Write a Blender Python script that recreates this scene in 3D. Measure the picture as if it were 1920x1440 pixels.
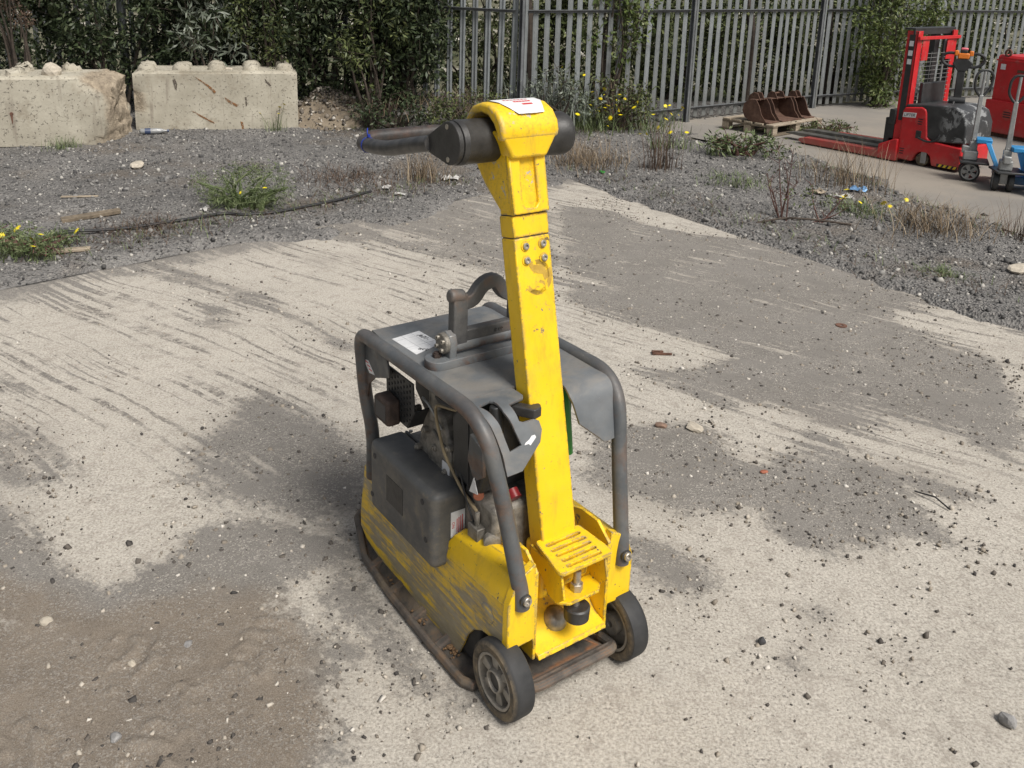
import bpy, bmesh, math, random
import numpy as np
from mathutils import Vector, Matrix

# ------------------------------------------------------------------ reset
for o in list(bpy.data.objects):
    bpy.data.objects.remove(o, do_unlink=True)
scene = bpy.context.scene
COL = scene.collection
rng = np.random.default_rng(7)
random.seed(7)
R = math.radians

# ------------------------------------------------------------------ camera
cam_d = bpy.data.cameras.new('camera')
cam = bpy.data.objects.new('camera', cam_d)
COL.objects.link(cam)
scene.camera = cam
cam_d.sensor_fit = 'HORIZONTAL'
cam_d.sensor_width = 36.0
cam_d.lens = 36.0 * 1700 / 1920
cam_d.shift_x = (960 - 940) / 1920
cam_d.shift_y = -(720 - 400) / 1920
cam_d.clip_start = 0.05
cam_d.clip_end = 1500
PITCH, ROLL = R(15.1), R(1.68)
fw = Vector((0, math.cos(PITCH), -math.sin(PITCH)))
r0 = Vector((1, 0, 0))
u0 = r0.cross(fw)
cr = r0 * math.cos(ROLL) + u0 * math.sin(ROLL)
cu = u0 * math.cos(ROLL) - r0 * math.sin(ROLL)
m3 = Matrix((cr, cu, -fw)).transposed()
cam.matrix_world = Matrix.Translation((0, 0, 1.9)) @ m3.to_4x4()

# ------------------------------------------------------------------ light
SUN_ELEV, SUN_AZ = R(52), R(140)          # azimuth clockwise from +Y: behind the camera, to the right
world = bpy.data.worlds.new('World')
scene.world = world
world.use_nodes = True
wn = world.node_tree
for n in list(wn.nodes):
    wn.nodes.remove(n)
sky = wn.nodes.new('ShaderNodeTexSky')
sky.sky_type = 'NISHITA'
sky.sun_disc = False
sky.sun_elevation = SUN_ELEV
sky.sun_rotation = SUN_AZ
sky.air_density = 1.0
sky.dust_density = 4.0
sky.ozone_density = 1.0
bg = wn.nodes.new('ShaderNodeBackground')
bg.inputs['Strength'].default_value = 0.078
hs = wn.nodes.new('ShaderNodeHueSaturation')
hs.inputs['Saturation'].default_value = 0.35
wo = wn.nodes.new('ShaderNodeOutputWorld')
wn.links.new(sky.outputs[0], hs.inputs['Color'])
wn.links.new(hs.outputs[0], bg.inputs['Color'])
wn.links.new(bg.outputs[0], wo.inputs['Surface'])
sun_d = bpy.data.lights.new('sun', 'SUN')
sun_d.energy = 3.0
sun_d.angle = R(20)
sun_d.color = (1.0, 0.955, 0.89)
sun = bpy.data.objects.new('sun', sun_d)
COL.objects.link(sun)
sd = Vector((math.sin(SUN_AZ) * math.cos(SUN_ELEV), math.cos(SUN_AZ) * math.cos(SUN_ELEV), math.sin(SUN_ELEV)))
sun.rotation_euler = sd.to_track_quat('Z', 'Y').to_euler()
sun.location = (3, -4, 8)
vs = scene.view_settings
vs.view_transform = 'Standard'
vs.look = 'None'
vs.exposure = 0.38
vs.gamma = 1.0
vs.use_curve_mapping = False

# ------------------------------------------------------------------ node helper
class NT:
    def __init__(s, name):
        s.m = bpy.data.materials.new(name)
        s.m.use_nodes = True
        s.t = s.m.node_tree
        for n in list(s.t.nodes):
            s.t.nodes.remove(n)
        s.out = s.t.nodes.new('ShaderNodeOutputMaterial')
        s.p = s.t.nodes.new('ShaderNodeBsdfPrincipled')
        s.t.links.new(s.p.outputs[0], s.out.inputs[0])
        s._tc = None
        s._geo = None
    def put(s, sock, v):
        if isinstance(v, bpy.types.NodeSocket):
            s.t.links.new(v, sock)
        elif v is not None:
            if sock.type == 'RGBA' and len(v) == 3:
                v = (*v, 1)
            sock.default_value = v
    @property
    def obj(s):
        if s._tc is None:
            s._tc = s.t.nodes.new('ShaderNodeTexCoord')
        return s._tc.outputs['Object']
    @property
    def geo(s):
        if s._geo is None:
            s._geo = s.t.nodes.new('ShaderNodeNewGeometry')
        return s._geo
    def scale(s, v, sc):
        n = s.t.nodes.new('ShaderNodeVectorMath'); n.operation = 'MULTIPLY'
        s.put(n.inputs[0], v); n.inputs[1].default_value = sc
        return n.outputs[0]
    def vadd(s, a, b):
        n = s.t.nodes.new('ShaderNodeVectorMath'); n.operation = 'ADD'
        s.put(n.inputs[0], a); s.put(n.inputs[1], b)
        return n.outputs[0]
    def dot(s, a, b):
        n = s.t.nodes.new('ShaderNodeVectorMath'); n.operation = 'DOT_PRODUCT'
        s.put(n.inputs[0], a); s.put(n.inputs[1], b)
        return n.outputs['Value']
    def xyz(s, v):
        n = s.t.nodes.new('ShaderNodeSeparateXYZ'); s.put(n.inputs[0], v)
        return n.outputs
    def noise(s, scale, detail=3, rough=0.55, vec=None, dist=0.0, col=False):
        n = s.t.nodes.new('ShaderNodeTexNoise')
        s.put(n.inputs['Vector'], vec if vec is not None else s.obj)
        n.inputs['Scale'].default_value = scale
        n.inputs['Detail'].default_value = detail
        n.inputs['Roughness'].default_value = rough
        n.inputs['Distortion'].default_value = dist
        return n.outputs['Color' if col else 'Fac']
    def voro(s, scale, vec=None, out='Distance', feature='F1', rnd=1.0):
        n = s.t.nodes.new('ShaderNodeTexVoronoi')
        n.feature = feature
        s.put(n.inputs['Vector'], vec if vec is not None else s.obj)
        n.inputs['Scale'].default_value = scale
        n.inputs['Randomness'].default_value = rnd
        return n.outputs[out]
    def ramp(s, fac, *stops, interp='LINEAR'):
        n = s.t.nodes.new('ShaderNodeValToRGB')
        n.color_ramp.interpolation = interp
        el = n.color_ramp.elements
        while len(el) < len(stops):
            el.new(0.5)
        for e, (p, c) in zip(el, stops):
            e.position = p
            e.color = (c, c, c, 1) if isinstance(c, (int, float)) else (*c, 1)
        s.put(n.inputs[0], fac)
        return n.outputs[0]
    def mix(s, fac, a, b, blend='MIX'):
        n = s.t.nodes.new('ShaderNodeMix'); n.data_type = 'RGBA'; n.blend_type = blend
        s.put(n.inputs[0], fac); s.put(n.inputs[6], a); s.put(n.inputs[7], b)
        return n.outputs[2]
    def math(s, op, a, b=None, clamp=False):
        n = s.t.nodes.new('ShaderNodeMath'); n.operation = op; n.use_clamp = clamp
        s.put(n.inputs[0], a)
        if b is not None:
            s.put(n.inputs[1], b)
        return n.outputs[0]
    def step(s, v, lo, hi):
        n = s.t.nodes.new('ShaderNodeMapRange'); n.interpolation_type = 'SMOOTHSTEP'
        s.put(n.inputs[0], v); n.inputs[1].default_value = lo; n.inputs[2].default_value = hi
        return n.outputs[0]
    def attr(s, name):
        n = s.t.nodes.new('ShaderNodeAttribute'); n.attribute_name = name
        return n.outputs['Fac']
    def island(s):
        return s.geo.outputs['Random Per Island']
    def edge(s, radius=0.006, lo=0.02, hi=0.12):
        b = s.t.nodes.new('ShaderNodeBevel'); b.samples = 4
        b.inputs['Radius'].default_value = radius
        d = s.dot(b.outputs[0], s.geo.outputs['Normal'])
        return s.step(s.math('SUBTRACT', 1.0, d), lo, hi)
    def bump(s, h, strength=0.3, dist=0.01, normal=None):
        n = s.t.nodes.new('ShaderNodeBump')
        n.inputs['Strength'].default_value = strength
        n.inputs['Distance'].default_value = dist
        s.put(n.inputs['Height'], h)
        if normal is not None:
            s.put(n.inputs['Normal'], normal)
        return n.outputs[0]
    def done(s, col, rough=0.6, metal=0.0, bump=None, spec=0.5, **kw):
        s.put(s.p.inputs['Base Color'], col)
        s.put(s.p.inputs['Roughness'], rough)
        s.put(s.p.inputs['Metallic'], metal)
        s.p.inputs['Specular IOR Level'].default_value = spec
        if bump is not None:
            s.put(s.p.inputs['Normal'], bump)
        for k, v in kw.items():
            s.put(s.p.inputs[k.replace('_', ' ')], v)
        return s.m

MAT = {}
def simple(name, col, rough=0.6, metal=0.0, var=0.25, nscale=18, bump=0.0, spec=0.5):
    t = NT(name)
    n = t.noise(nscale, 5, 0.6)
    lo = tuple(c * (1 - var) for c in col); hi = tuple(min(1, c * (1 + var)) for c in col)
    c = t.ramp(n, (0.3, lo), (0.7, hi))
    b = t.bump(t.noise(nscale * 6, 3), bump, 0.004) if bump else None
    MAT[name] = t.done(c, rough, metal, b, spec)
    return MAT[name]

# ------------------------------------------------------------------ mesh helper
def link(name, me, mat=None, parent=None):
    o = bpy.data.objects.new(name, me)
    COL.objects.link(o)
    if mat is not None and me is not None:
        me.materials.append(MAT[mat] if isinstance(mat, str) else mat)
    if parent is not None:
        o.parent = parent
    return o

def np_mesh(name, verts, faces, smooth=False):
    me = bpy.data.meshes.new(name)
    verts = np.asarray(verts, dtype=np.float32)
    faces = np.asarray(faces, dtype=np.int32)
    k = faces.shape[1]
    me.vertices.add(len(verts)); me.vertices.foreach_set('co', verts.ravel())
    me.loops.add(faces.size); me.loops.foreach_set('vertex_index', faces.ravel())
    me.polygons.add(len(faces))
    me.polygons.foreach_set('loop_start', np.arange(0, faces.size, k, dtype=np.int32))
    me.polygons.foreach_set('loop_total', np.full(len(faces), k, dtype=np.int32))
    if smooth:
        me.polygons.foreach_set('use_smooth', np.ones(len(faces), dtype=bool))
    me.update(calc_edges=True)
    me.validate()
    return me

def fillet(pts, rad, seg=6):
    pts = [Vector(p) for p in pts]
    out = [pts[0]]
    for i in range(1, len(pts) - 1):
        a, b, c = pts[i - 1], pts[i], pts[i + 1]
        r = rad[i] if isinstance(rad, (list, tuple)) else rad
        d1 = (a - b); d2 = (c - b)
        l = min(r, d1.length * 0.48, d2.length * 0.48)
        p = b + d1.normalized() * l; q = b + d2.normalized() * l
        for k in range(seg + 1):
            t = k / seg
            out.append(p * (1 - t) ** 2 + b * 2 * t * (1 - t) + q * t ** 2)
    out.append(pts[-1])
    return out

class MB:
    def __init__(s):
        s.v = []; s.f = []
    def add(s, vs, fs):
        o = len(s.v)
        s.v += [tuple(v) for v in vs]
        s.f += [tuple(i + o for i in f) for f in fs]
        return s
    def box(s, x0, x1, y0, y1, z0, z1, m=None):
        vs = [(x, y, z) for z in (z0, z1) for y in (y0, y1) for x in (x0, x1)]
        if m is not None:
            vs = [m @ Vector(v) for v in vs]
        return s.add(vs, [(0, 2, 3, 1), (4, 5, 7, 6), (0, 1, 5, 4), (2, 6, 7, 3), (0, 4, 6, 2), (1, 3, 7, 5)])
    def hexa(s, b, t):
        return s.add(list(b) + list(t), [(3, 2, 1, 0), (4, 5, 6, 7), (0, 1, 5, 4), (1, 2, 6, 5), (2, 3, 7, 6), (3, 0, 4, 7)])
    def prism(s, poly, ax, a, b, m=None):
        def mk(p, c):
            v = [0, 0, 0]; v[ax] = c
            k = [i for i in range(3) if i != ax]
            v[k[0]], v[k[1]] = p
            return Vector(v)
        n = len(poly)
        vs = [mk(p, a) for p in poly] + [mk(p, b) for p in poly]
        if m is not None:
            vs = [m @ v for v in vs]
        fs = [tuple(range(n - 1, -1, -1)), tuple(range(n, 2 * n))]
        fs += [(i, (i + 1) % n, n + (i + 1) % n, n + i) for i in range(n)]
        return s.add(vs, fs)
    def tube(s, path, r, n=10, caps=True):
        path = [Vector(p) for p in path]
        N = len(path)
        rs = r if isinstance(r, (list, tuple)) else [r] * N
        t0 = (path[1] - path[0]).normalized()
        up = Vector((0, 0, 1)) if abs(t0.z) < 0.9 else Vector((1, 0, 0))
        u = t0.cross(up).normalized()
        vs = []
        for i, p in enumerate(path):
            if i == 0: t = path[1] - path[0]
            elif i == N - 1: t = path[-1] - path[-2]
            else: t = path[i + 1] - path[i - 1]
            t = t.normalized()
            u = (u - t * u.dot(t))
            if u.length < 1e-6: u = t.orthogonal()
            u = u.normalized(); w = t.cross(u)
            for k in range(n):
                a = 2 * math.pi * k / n
                vs.append(p + (u * math.cos(a) + w * math.sin(a)) * rs[i])
        fs = []
        for i in range(N - 1):
            for k in range(n):
                k2 = (k + 1) % n
                fs.append((i * n + k, i * n + k2, (i + 1) * n + k2, (i + 1) * n + k))
        if caps:
            fs.append(tuple(range(n - 1, -1, -1)))
            fs.append(tuple((N - 1) * n + k for k in range(n)))
        return s.add(vs, fs)
    def cyl(s, p, q, r, n=20, r2=None):
        return s.tube([p, q], [r, r if r2 is None else r2], n)
    def lathe(s, prof, n=32, m=None, closed=False):
        # prof: (axial, radius) along local X
        vs = []
        for a, r in prof:
            for k in range(n):
                t = 2 * math.pi * k / n
                v = Vector((a, r * math.cos(t), r * math.sin(t)))
                vs.append(m @ v if m is not None else v)
        fs = []
        P = len(prof)
        for i in range(P if closed else P - 1):
            j = (i + 1) % P
            for k in range(n):
                k2 = (k + 1) % n
                fs.append((i * n + k, i * n + k2, j * n + k2, j * n + k))
        if not closed:
            fs.append(tuple(range(n - 1, -1, -1)))
            fs.append(tuple((P - 1) * n + k for k in range(n)))
        return s.add(vs, fs)
    def build(s, name, mat, parent=None, bevel=0.0, seg=2, angle=32, flat=False, label=None):
        me = bpy.data.meshes.new(name)
        me.from_pydata([tuple(v) for v in s.v], [], s.f)
        bm = bmesh.new(); bm.from_mesh(me)
        bmesh.ops.recalc_face_normals(bm, faces=bm.faces)
        bm.to_mesh(me); bm.free()
        if not flat:
            me.polygons.foreach_set('use_smooth', np.ones(len(me.polygons), dtype=bool))
            me.set_sharp_from_angle(angle=R(angle))
        o = link(name, me, mat, parent)
        if bevel:
            b = o.modifiers.new('bevel', 'BEVEL')
            b.width = bevel; b.segments = seg; b.limit_method = 'ANGLE'; b.angle_limit = R(35)
            b.harden_normals = False
        if label:
            o['label'] = label
        return o

def plate(name, outline, holes, mat, parent, mtx, thick=0.006, bevel=0.0008):
    """flat sheet with real holes: outline in its own XY plane, placed by mtx"""
    cu_ = bpy.data.curves.new(name, 'CURVE')
    cu_.dimensions = '2D'; cu_.fill_mode = 'BOTH'
    cu_.extrude = thick / 2; cu_.bevel_depth = bevel; cu_.bevel_resolution = 1
    for poly in [outline] + list(holes):
        sp = cu_.splines.new('POLY')
        sp.points.add(len(poly) - 1)
        for p, q in zip(sp.points, poly):
            p.co = (q[0], q[1], 0, 1)
        sp.use_cyclic_u = True
    ob = bpy.data.objects.new('tmp', cu_)
    COL.objects.link(ob)
    dg = bpy.context.evaluated_depsgraph_get()
    me = bpy.data.meshes.new_from_object(ob.evaluated_get(dg))
    bpy.data.objects.remove(ob, do_unlink=True)
    me.transform(mtx)
    me.name = name
    return link(name, me, mat, parent)

def text(name, body, size, mat, parent, mtx, extrude=0.0004, shear=0.0):
    cu_ = bpy.data.curves.new(name, 'FONT')
    cu_.body = body; cu_.size = size; cu_.extrude = extrude; cu_.align_x = 'CENTER'; cu_.align_y = 'CENTER'; cu_.shear = shear
    ob = bpy.data.objects.new('tmp', cu_)
    COL.objects.link(ob)
    dg = bpy.context.evaluated_depsgraph_get()
    me = bpy.data.meshes.new_from_object(ob.evaluated_get(dg))
    bpy.data.objects.remove(ob, do_unlink=True)
    me.transform(mtx); me.name = name
    return link(name, me, mat, parent)

def frame(o, x, y):
    """matrix with origin o, local X along x, local Y along y (orthogonalised)"""
    x = Vector(x).normalized(); y = Vector(y); z = x.cross(y).normalized(); y = z.cross(x)
    m = Matrix((x, y, z)).transposed().to_4x4()
    m.translation = Vector(o)
    return m

def rrect(w, h, r, n=4, cx=0, cy=0):
    pts = []
    for sx, sy, a0 in ((1, 1, 0), (-1, 1, 90), (-1, -1, 180), (1, -1, 270)):
        for k in range(n + 1):
            a = R(a0 + 90 * k / n)
            pts.append((cx + sx * (w / 2 - r) + r * math.cos(a), cy + sy * (h / 2 - r) + r * math.sin(a)))
    return pts

def thing(name, label, cat, loc=(0, 0, 0), rotz=0.0, group=None):
    o = bpy.data.objects.new(name, None)
    COL.objects.link(o)
    o.location = loc; o.rotation_euler = (0, 0, rotz)
    o.empty_display_size = 0.2
    tag(o, label, cat, group)
    return o

def tag(o, label, cat, group=None):
    o['label'] = label; o['category'] = cat
    if group: o['group'] = group
    return o

def kind(o, k):
    o['kind'] = k
    return o
# ------------------------------------------------------------------ materials
def make_materials():
    # ---- yellow paint, chipped at edges
    def yellow(name, scrape=False, worn=False):
        t = NT(name)
        p = t.obj
        base = t.ramp(t.noise(5, 4), (0.3, (0.72, 0.455, 0.006)), (0.7, (0.86, 0.56, 0.012)))
        dust = t.step(t.noise(14, 6, 0.65), 0.52, 0.85)
        base = t.mix(t.math('MULTIPLY', dust, 0.30), base, (0.46, 0.35, 0.15))
        grime = t.step(t.noise(1.0, 7, 0.72, vec=t.scale(p, (24, 24, 6))), 0.48, 0.72)
        base = t.mix(t.math('MULTIPLY', grime, 0.42), base, (0.36, 0.23, 0.04))
        # small chips and scratches
        chip = t.step(t.noise(70, 4, 0.6), 0.665, 0.70)
        chip2 = t.step(t.noise(260, 2, 0.5), 0.72, 0.76)
        sv = t.scale(p, (1, 0.35, 1))
        sc = t.step(t.noise(34, 7, 0.75, vec=sv, dist=1.2), 0.655, 0.69)
        e = t.edge(0.009, 0.004, 0.06)
        e = t.math('MULTIPLY', e, t.step(t.noise(34, 6, 0.75), 0.46, 0.52))
        big = t.math('MULTIPLY', t.step(t.noise(16, 5, 0.65), 0.665, 0.70), 0.85)
        e = t.math('MAXIMUM', e, big)
        m = t.math('MAXIMUM', t.math('MAXIMUM', chip, t.math('MULTIPLY', chip2, 0.7)), t.math('MAXIMUM', e, t.math('MULTIPLY', sc, 0.6)))
        under = t.ramp(t.noise(30, 3), (0.35, (0.055, 0.045, 0.04)), (0.65, (0.16, 0.155, 0.15)))
        if worn:
            bare = t.math('MULTIPLY', t.edge(0.016, 0.004, 0.10), t.step(t.noise(24, 5, 0.7), 0.46, 0.53))
            bare = t.math('MAXIMUM', bare, t.step(t.noise(20, 5, 0.7, dist=0.5), 0.605, 0.65))
            base = t.mix(t.math('MULTIPLY', t.step(t.noise(90, 4, 0.7), 0.48, 0.66), 0.35), base, (0.30, 0.20, 0.03))
            base = t.mix(bare, base, t.ramp(t.noise(40, 3), (0.3, (0.22, 0.22, 0.22)), (0.7, (0.46, 0.46, 0.45))))
        col = t.mix(m, base, under)
        if scrape:
            x = t.xyz(p)
            # long streaks rubbed down to grey, along the length of the panel
            st = t.noise(1.0, 7, 0.7, vec=t.scale(p, (2, 4, 70)))
            st2 = t.noise(1.0, 6, 0.7, vec=t.scale(p, (2, 30, 55)), dist=0.6)
            big = t.noise(1.0, 3, 0.5, vec=t.vadd(t.scale(p, (1, 5.5, 9)), (3.1, 2.2, 0.4)))
            v = t.math('ADD', t.math('MULTIPLY', st, 0.95), t.math('ADD', t.math('MULTIPLY', st2, 0.40), t.math('MULTIPLY', big, 0.75)))
            # the paint survives on the raised rear pressing above the arch
            keep = t.step(x['Z'], 0.285, 0.33)
            keep2 = t.math('MULTIPLY', t.step(x['Y'], 0.33, 0.28), keep)
            keep3 = t.step(x['Y'], 0.70, 0.86)
            v = t.math('SUBTRACT', v, t.math('MULTIPLY', keep2, 0.4))
            v = t.math('SUBTRACT', v, t.math('MULTIPLY', keep3, 0.15))
            g = t.step(v, 0.89, 1.09)
            side = t.step(t.math('ABSOLUTE', x['X']), 0.203, 0.2075)
            g = t.math('MULTIPLY', g, side)
            grey = t.ramp(t.noise(1.0, 6, 0.7, vec=t.scale(p, (2, 14, 60))), (0.3, (0.14, 0.138, 0.13)), (0.72, (0.28, 0.272, 0.25)))
            col = t.mix(t.math('MULTIPLY', g, 0.86), col, grey)
            film = t.math('MULTIPLY', t.step(t.noise(1.0, 6, 0.7, vec=t.scale(p, (2, 12, 30))), 0.35, 0.75), t.math('MULTIPLY', side, 0.42))
            col = t.mix(film, col, (0.27, 0.24, 0.15))
            blk = t.math('MULTIPLY', t.step(t.noise(1.0, 6, 0.8, vec=t.scale(p, (3, 26, 60)), dist=1.5), 0.66, 0.69), side)
            col = t.mix(t.math('MULTIPLY', blk, 0.85), col, (0.03, 0.027, 0.025))
        rough = t.ramp(t.noise(22, 4), (0.3, 0.36), (0.7, 0.58))
        h = t.math('SUBTRACT', t.math('MULTIPLY', t.noise(160, 3), 0.15), m)
        MAT[name] = t.done(col, rough, 0.0, t.bump(h, 0.25, 0.0015), 0.5)
    yellow('yellow_paint'); yellow('yellow_scraped', True); yellow('yellow_worn', False, True)

    # ---- grey painted steel (frame, cover plate) with rust and dust
    def grey(name, rust=0.5, dustc=0.35, k=1.0):
        t = NT(name)
        p = t.obj
        base = t.ramp(t.noise(9, 5), (0.3, (0.09 * k, 0.10 * k, 0.108 * k)), (0.7, (0.15 * k, 0.16 * k, 0.168 * k)))
        d = t.step(t.noise(6, 8, 0.72, dist=0.8), 0.42, 0.68)
        base = t.mix(t.math('MULTIPLY', d, dustc), base, (0.24, 0.215, 0.18))
        scr = t.step(t.noise(40, 8, 0.82, vec=t.scale(p, (1, 0.4, 1)), dist=2.0), 0.62, 0.68)
        base = t.mix(t.math('MULTIPLY', scr, 0.5), base, (0.30, 0.29, 0.27))
        e = t.edge(0.006, 0.01, 0.14)
        nz = t.xyz(t.geo.outputs['Normal'])
        r1 = t.step(t.noise(11, 7, 0.72, vec=t.scale(p, (1, 0.35, 1))), 0.47, 0.60)
        under = t.step(nz['Z'], 0.55, -0.15)
        rm = t.math('MULTIPLY', r1, t.math('MULTIPLY', t.math('ADD', t.math('MULTIPLY', under, 0.9), 0.22), rust), clamp=True)
        rm = t.math('MAXIMUM', rm, t.math('MULTIPLY', e, t.math('MULTIPLY', t.step(t.noise(40, 4), 0.45, 0.6), 0.7)))
        rc = t.ramp(t.noise(60, 4), (0.3, (0.055, 0.028, 0.016)), (0.7, (0.17, 0.085, 0.045)))
        col = t.mix(rm, base, rc)
        MAT[name] = t.done(col, t.ramp(t.noise(25, 3), (0.3, 0.34), (0.7, 0.62)), 0.0, t.bump(t.noise(120, 4), 0.12, 0.002), 0.5)
    grey('frame_grey', 0.6, 0.22, 0.60); grey('cover_grey', 0.1, 0.5, 1.0); grey('lift_grey', 0.55, 0.3)

    # ---- grey moulded belt guard
    t = NT('guard_grey')
    p = t.obj
    b = t.ramp(t.noise(12, 5), (0.3, (0.055, 0.057, 0.058)), (0.7, (0.10, 0.10, 0.098)))
    d = t.step(t.noise(1.0, 7, 0.75, vec=t.scale(p, (9, 9, 12))), 0.42, 0.70)
    face = t.step(t.xyz(t.geo.outputs['Normal'])['Z'], 0.5, 0.2)
    b = t.mix(t.math('MULTIPLY', d, t.math('MULTIPLY', face, 0.6)), b, (0.17, 0.15, 0.12))
    b = t.mix(t.math('MULTIPLY', t.step(t.noise(12, 7, 0.75), 0.55, 0.66), 0.5), b, (0.20, 0.165, 0.10))
    b = t.mix(t.math('MULTIPLY', t.edge(0.012, 0.02, 0.2), t.step(t.noise(30, 4), 0.45, 0.6)), b, (0.21, 0.18, 0.12))
    MAT['guard_grey'] = t.done(b, 0.55, 0, t.bump(t.noise(140, 4), 0.15, 0.002))

    # ---- base plate: dark iron with rust and soil
    t = NT('base_iron')
    b = t.ramp(t.noise(16, 6, 0.7), (0.3, (0.035, 0.032, 0.03)), (0.52, (0.10, 0.088, 0.075)), (0.72, (0.18, 0.115, 0.065)))
    b = t.mix(t.math('MULTIPLY', t.edge(0.012, 0.02, 0.2), t.step(t.noise(18, 4), 0.35, 0.6)), b, (0.24, 0.11, 0.05))
    b = t.mix(t.math('MULTIPLY', t.step(t.noise(6, 5), 0.55, 0.7), 0.6), b, (0.27, 0.20, 0.125))
    MAT['base_iron'] = t.done(b, 0.75, 0.0, t.bump(t.noise(70, 6, 0.7), 0.5, 0.004))

    # ---- dark iron of the lifting yoke
    t = NT('yoke_iron')
    b = t.ramp(t.noise(14, 6, 0.65), (0.32, (0.05, 0.05, 0.052)), (0.55, (0.10, 0.098, 0.095)), (0.75, (0.15, 0.10, 0.075)))
    MAT['yoke_iron'] = t.done(b, 0.6, 0.0, t.bump(t.noise(50, 5), 0.35, 0.004))

    # ---- tyre with soil-stained side
    t = NT('tyre_rubber')
    b = t.ramp(t.noise(20, 5), (0.3, (0.014, 0.015, 0.016)), (0.75, (0.035, 0.035, 0.036)))
    nx = t.math('ABSOLUTE', t.xyz(t.geo.outputs['Incoming'])['X'])
    s_ = t.attr('side')
    dirt = t.math('MULTIPLY', s_, t.step(t.noise(26, 7, 0.75), 0.30, 0.60))
    b = t.mix(dirt, b, t.ramp(t.noise(60, 4), (0.3, (0.10, 0.075, 0.045)), (0.7, (0.21, 0.165, 0.105))))
    MAT['tyre_rubber'] = t.done(b, 0.7, 0, t.bump(t.noise(120, 4), 0.25, 0.002))

    simple('rim_alu', (0.30, 0.275, 0.235), 0.55, 0.25, 0.35, 30, 0.2)
    simple('black_plastic', (0.022, 0.023, 0.024), 0.5, 0, 0.4, 20, 0.1)
    simple('black_worn', (0.03, 0.029, 0.028), 0.48, 0, 0.5, 25, 0.15)
    simple('dark_interior', (0.02, 0.02, 0.02), 0.7, 0, 0.4, 25)
    simple('casting', (0.21, 0.195, 0.17), 0.55, 0.3, 0.5, 40, 0.4)
    simple('bolt_steel', (0.42, 0.39, 0.34), 0.38, 0.75, 0.3, 60, 0.1)
    simple('washer_dark', (0.03, 0.03, 0.03), 0.6)
    simple('exhaust_rust', (0.045, 0.03, 0.024), 0.75, 0, 0.5, 30, 0.4)
    simple('label_white', (0.66, 0.665, 0.67), 0.5, 0, 0.12, 30)
    simple('print_red', (0.55, 0.05, 0.05), 0.5, 0, 0.1)
    simple('print_grey', (0.32, 0.33, 0.34), 0.5, 0, 0.1)
    simple('print_black', (0.015, 0.015, 0.02), 0.5, 0, 0.1)
    simple('blue_tie', (0.012, 0.035, 0.30), 0.4, 0, 0.2)
    simple('green_plastic', (0.03, 0.26, 0.035), 0.4, 0, 0.2)
    simple('cable_tan', (0.28, 0.22, 0.13), 0.55, 0, 0.3)
    simple('copper_red', (0.30, 0.10, 0.055), 0.6, 0, 0.3)
    simple('red_plastic', (0.17, 0.008, 0.01), 0.4)
    simple('soil_orange', (0.27, 0.165, 0.085), 0.9, 0, 0.35, 90, 0.8)
    # handle tube: black coating rubbed to rust at the far end
    t = NT('handle_tube')
    y = t.xyz(t.obj)['Y']
    rm = t.step(t.math('ADD', y, t.math('MULTIPLY', t.noise(22, 6, 0.7), 0.35)), 1.00, 1.12)
    b = t.mix(rm, t.ramp(t.noise(30, 5), (0.35, (0.02, 0.02, 0.021)), (0.75, (0.075, 0.07, 0.066))), t.ramp(t.noise(50, 5), (0.3, (0.022, 0.017, 0.015)), (0.7, (0.075, 0.048, 0.038))))
    MAT['handle_tube'] = t.done(b, 0.45, 0, t.bump(t.noise(90, 4), 0.2, 0.002))
    # worn steel dome
    t = NT('worn_dome')
    r_ = t.step(t.noise(30, 4), 0.3, 0.7)
    MAT['worn_dome'] = t.done(t.mix(r_, (0.17, 0.16, 0.14), (0.40, 0.37, 0.30)), 0.4, 0.5)
    # sticker residue
    t = NT('sticker_residue')
    a = t.step(t.noise(26, 4, 0.6, dist=0.8), 0.44, 0.50)
    MAT['sticker_residue'] = t.done(t.mix(a, (0.76, 0.50, 0.01), t.ramp(t.noise(60, 4), (0.3, (0.36, 0.22, 0.03)), (0.7, (0.52, 0.34, 0.05)))), 0.55)
    # torn label on the head
    # ---- background machines
    def painted(name, col, dirt=0.3):
        t = NT(name)
        b = t.ramp(t.noise(6, 4), (0.3, tuple(c * 0.85 for c in col)), (0.7, tuple(min(1, c * 1.12) for c in col)))
        b = t.mix(t.math('MULTIPLY', t.step(t.noise(9, 7, 0.7), 0.52, 0.75), dirt), b, (0.24, 0.20, 0.17))
        low = t.step(t.math('ADD', t.xyz(t.obj)['Z'], t.math('MULTIPLY', t.noise(14, 4), 0.2)), 0.28, 0.12)
        b = t.mix(t.math('MULTIPLY', low, 0.35), b, (0.26, 0.17, 0.14))
        b = t.mix(t.math('MULTIPLY', t.step(t.noise(55, 4), 0.70, 0.74), 0.7), b, (0.45, 0.36, 0.33))
        MAT[name] = t.done(b, 0.42, 0, None)
    painted('red_paint', (0.50, 0.016, 0.02), 0.45); painted('blue_paint', (0.02, 0.20, 0.43)); painted('leg_red', (0.42, 0.05, 0.04), 0.55)
    simple('hood_black', (0.028, 0.029, 0.03), 0.38, 0, 0.4, 9)
    t = NT('hood_scuffed')
    yx = t.xyz(t.obj)
    w = t.math('MULTIPLY', t.step(t.noise(6, 6, 0.7, dist=0.7), 0.53, 0.60), t.step(yx['Y'], -0.48, -0.60))
    MAT['hood_scuffed'] = t.done(t.mix(t.math('MULTIPLY', w, 0.55), t.ramp(t.noise(9, 5), (0.3, (0.022, 0.023, 0.024)), (0.7, (0.05, 0.051, 0.052))), (0.40, 0.41, 0.41)), 0.42)
    simple('steel_grey', (0.30, 0.305, 0.30), 0.45, 0.4, 0.25, 14)
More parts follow.
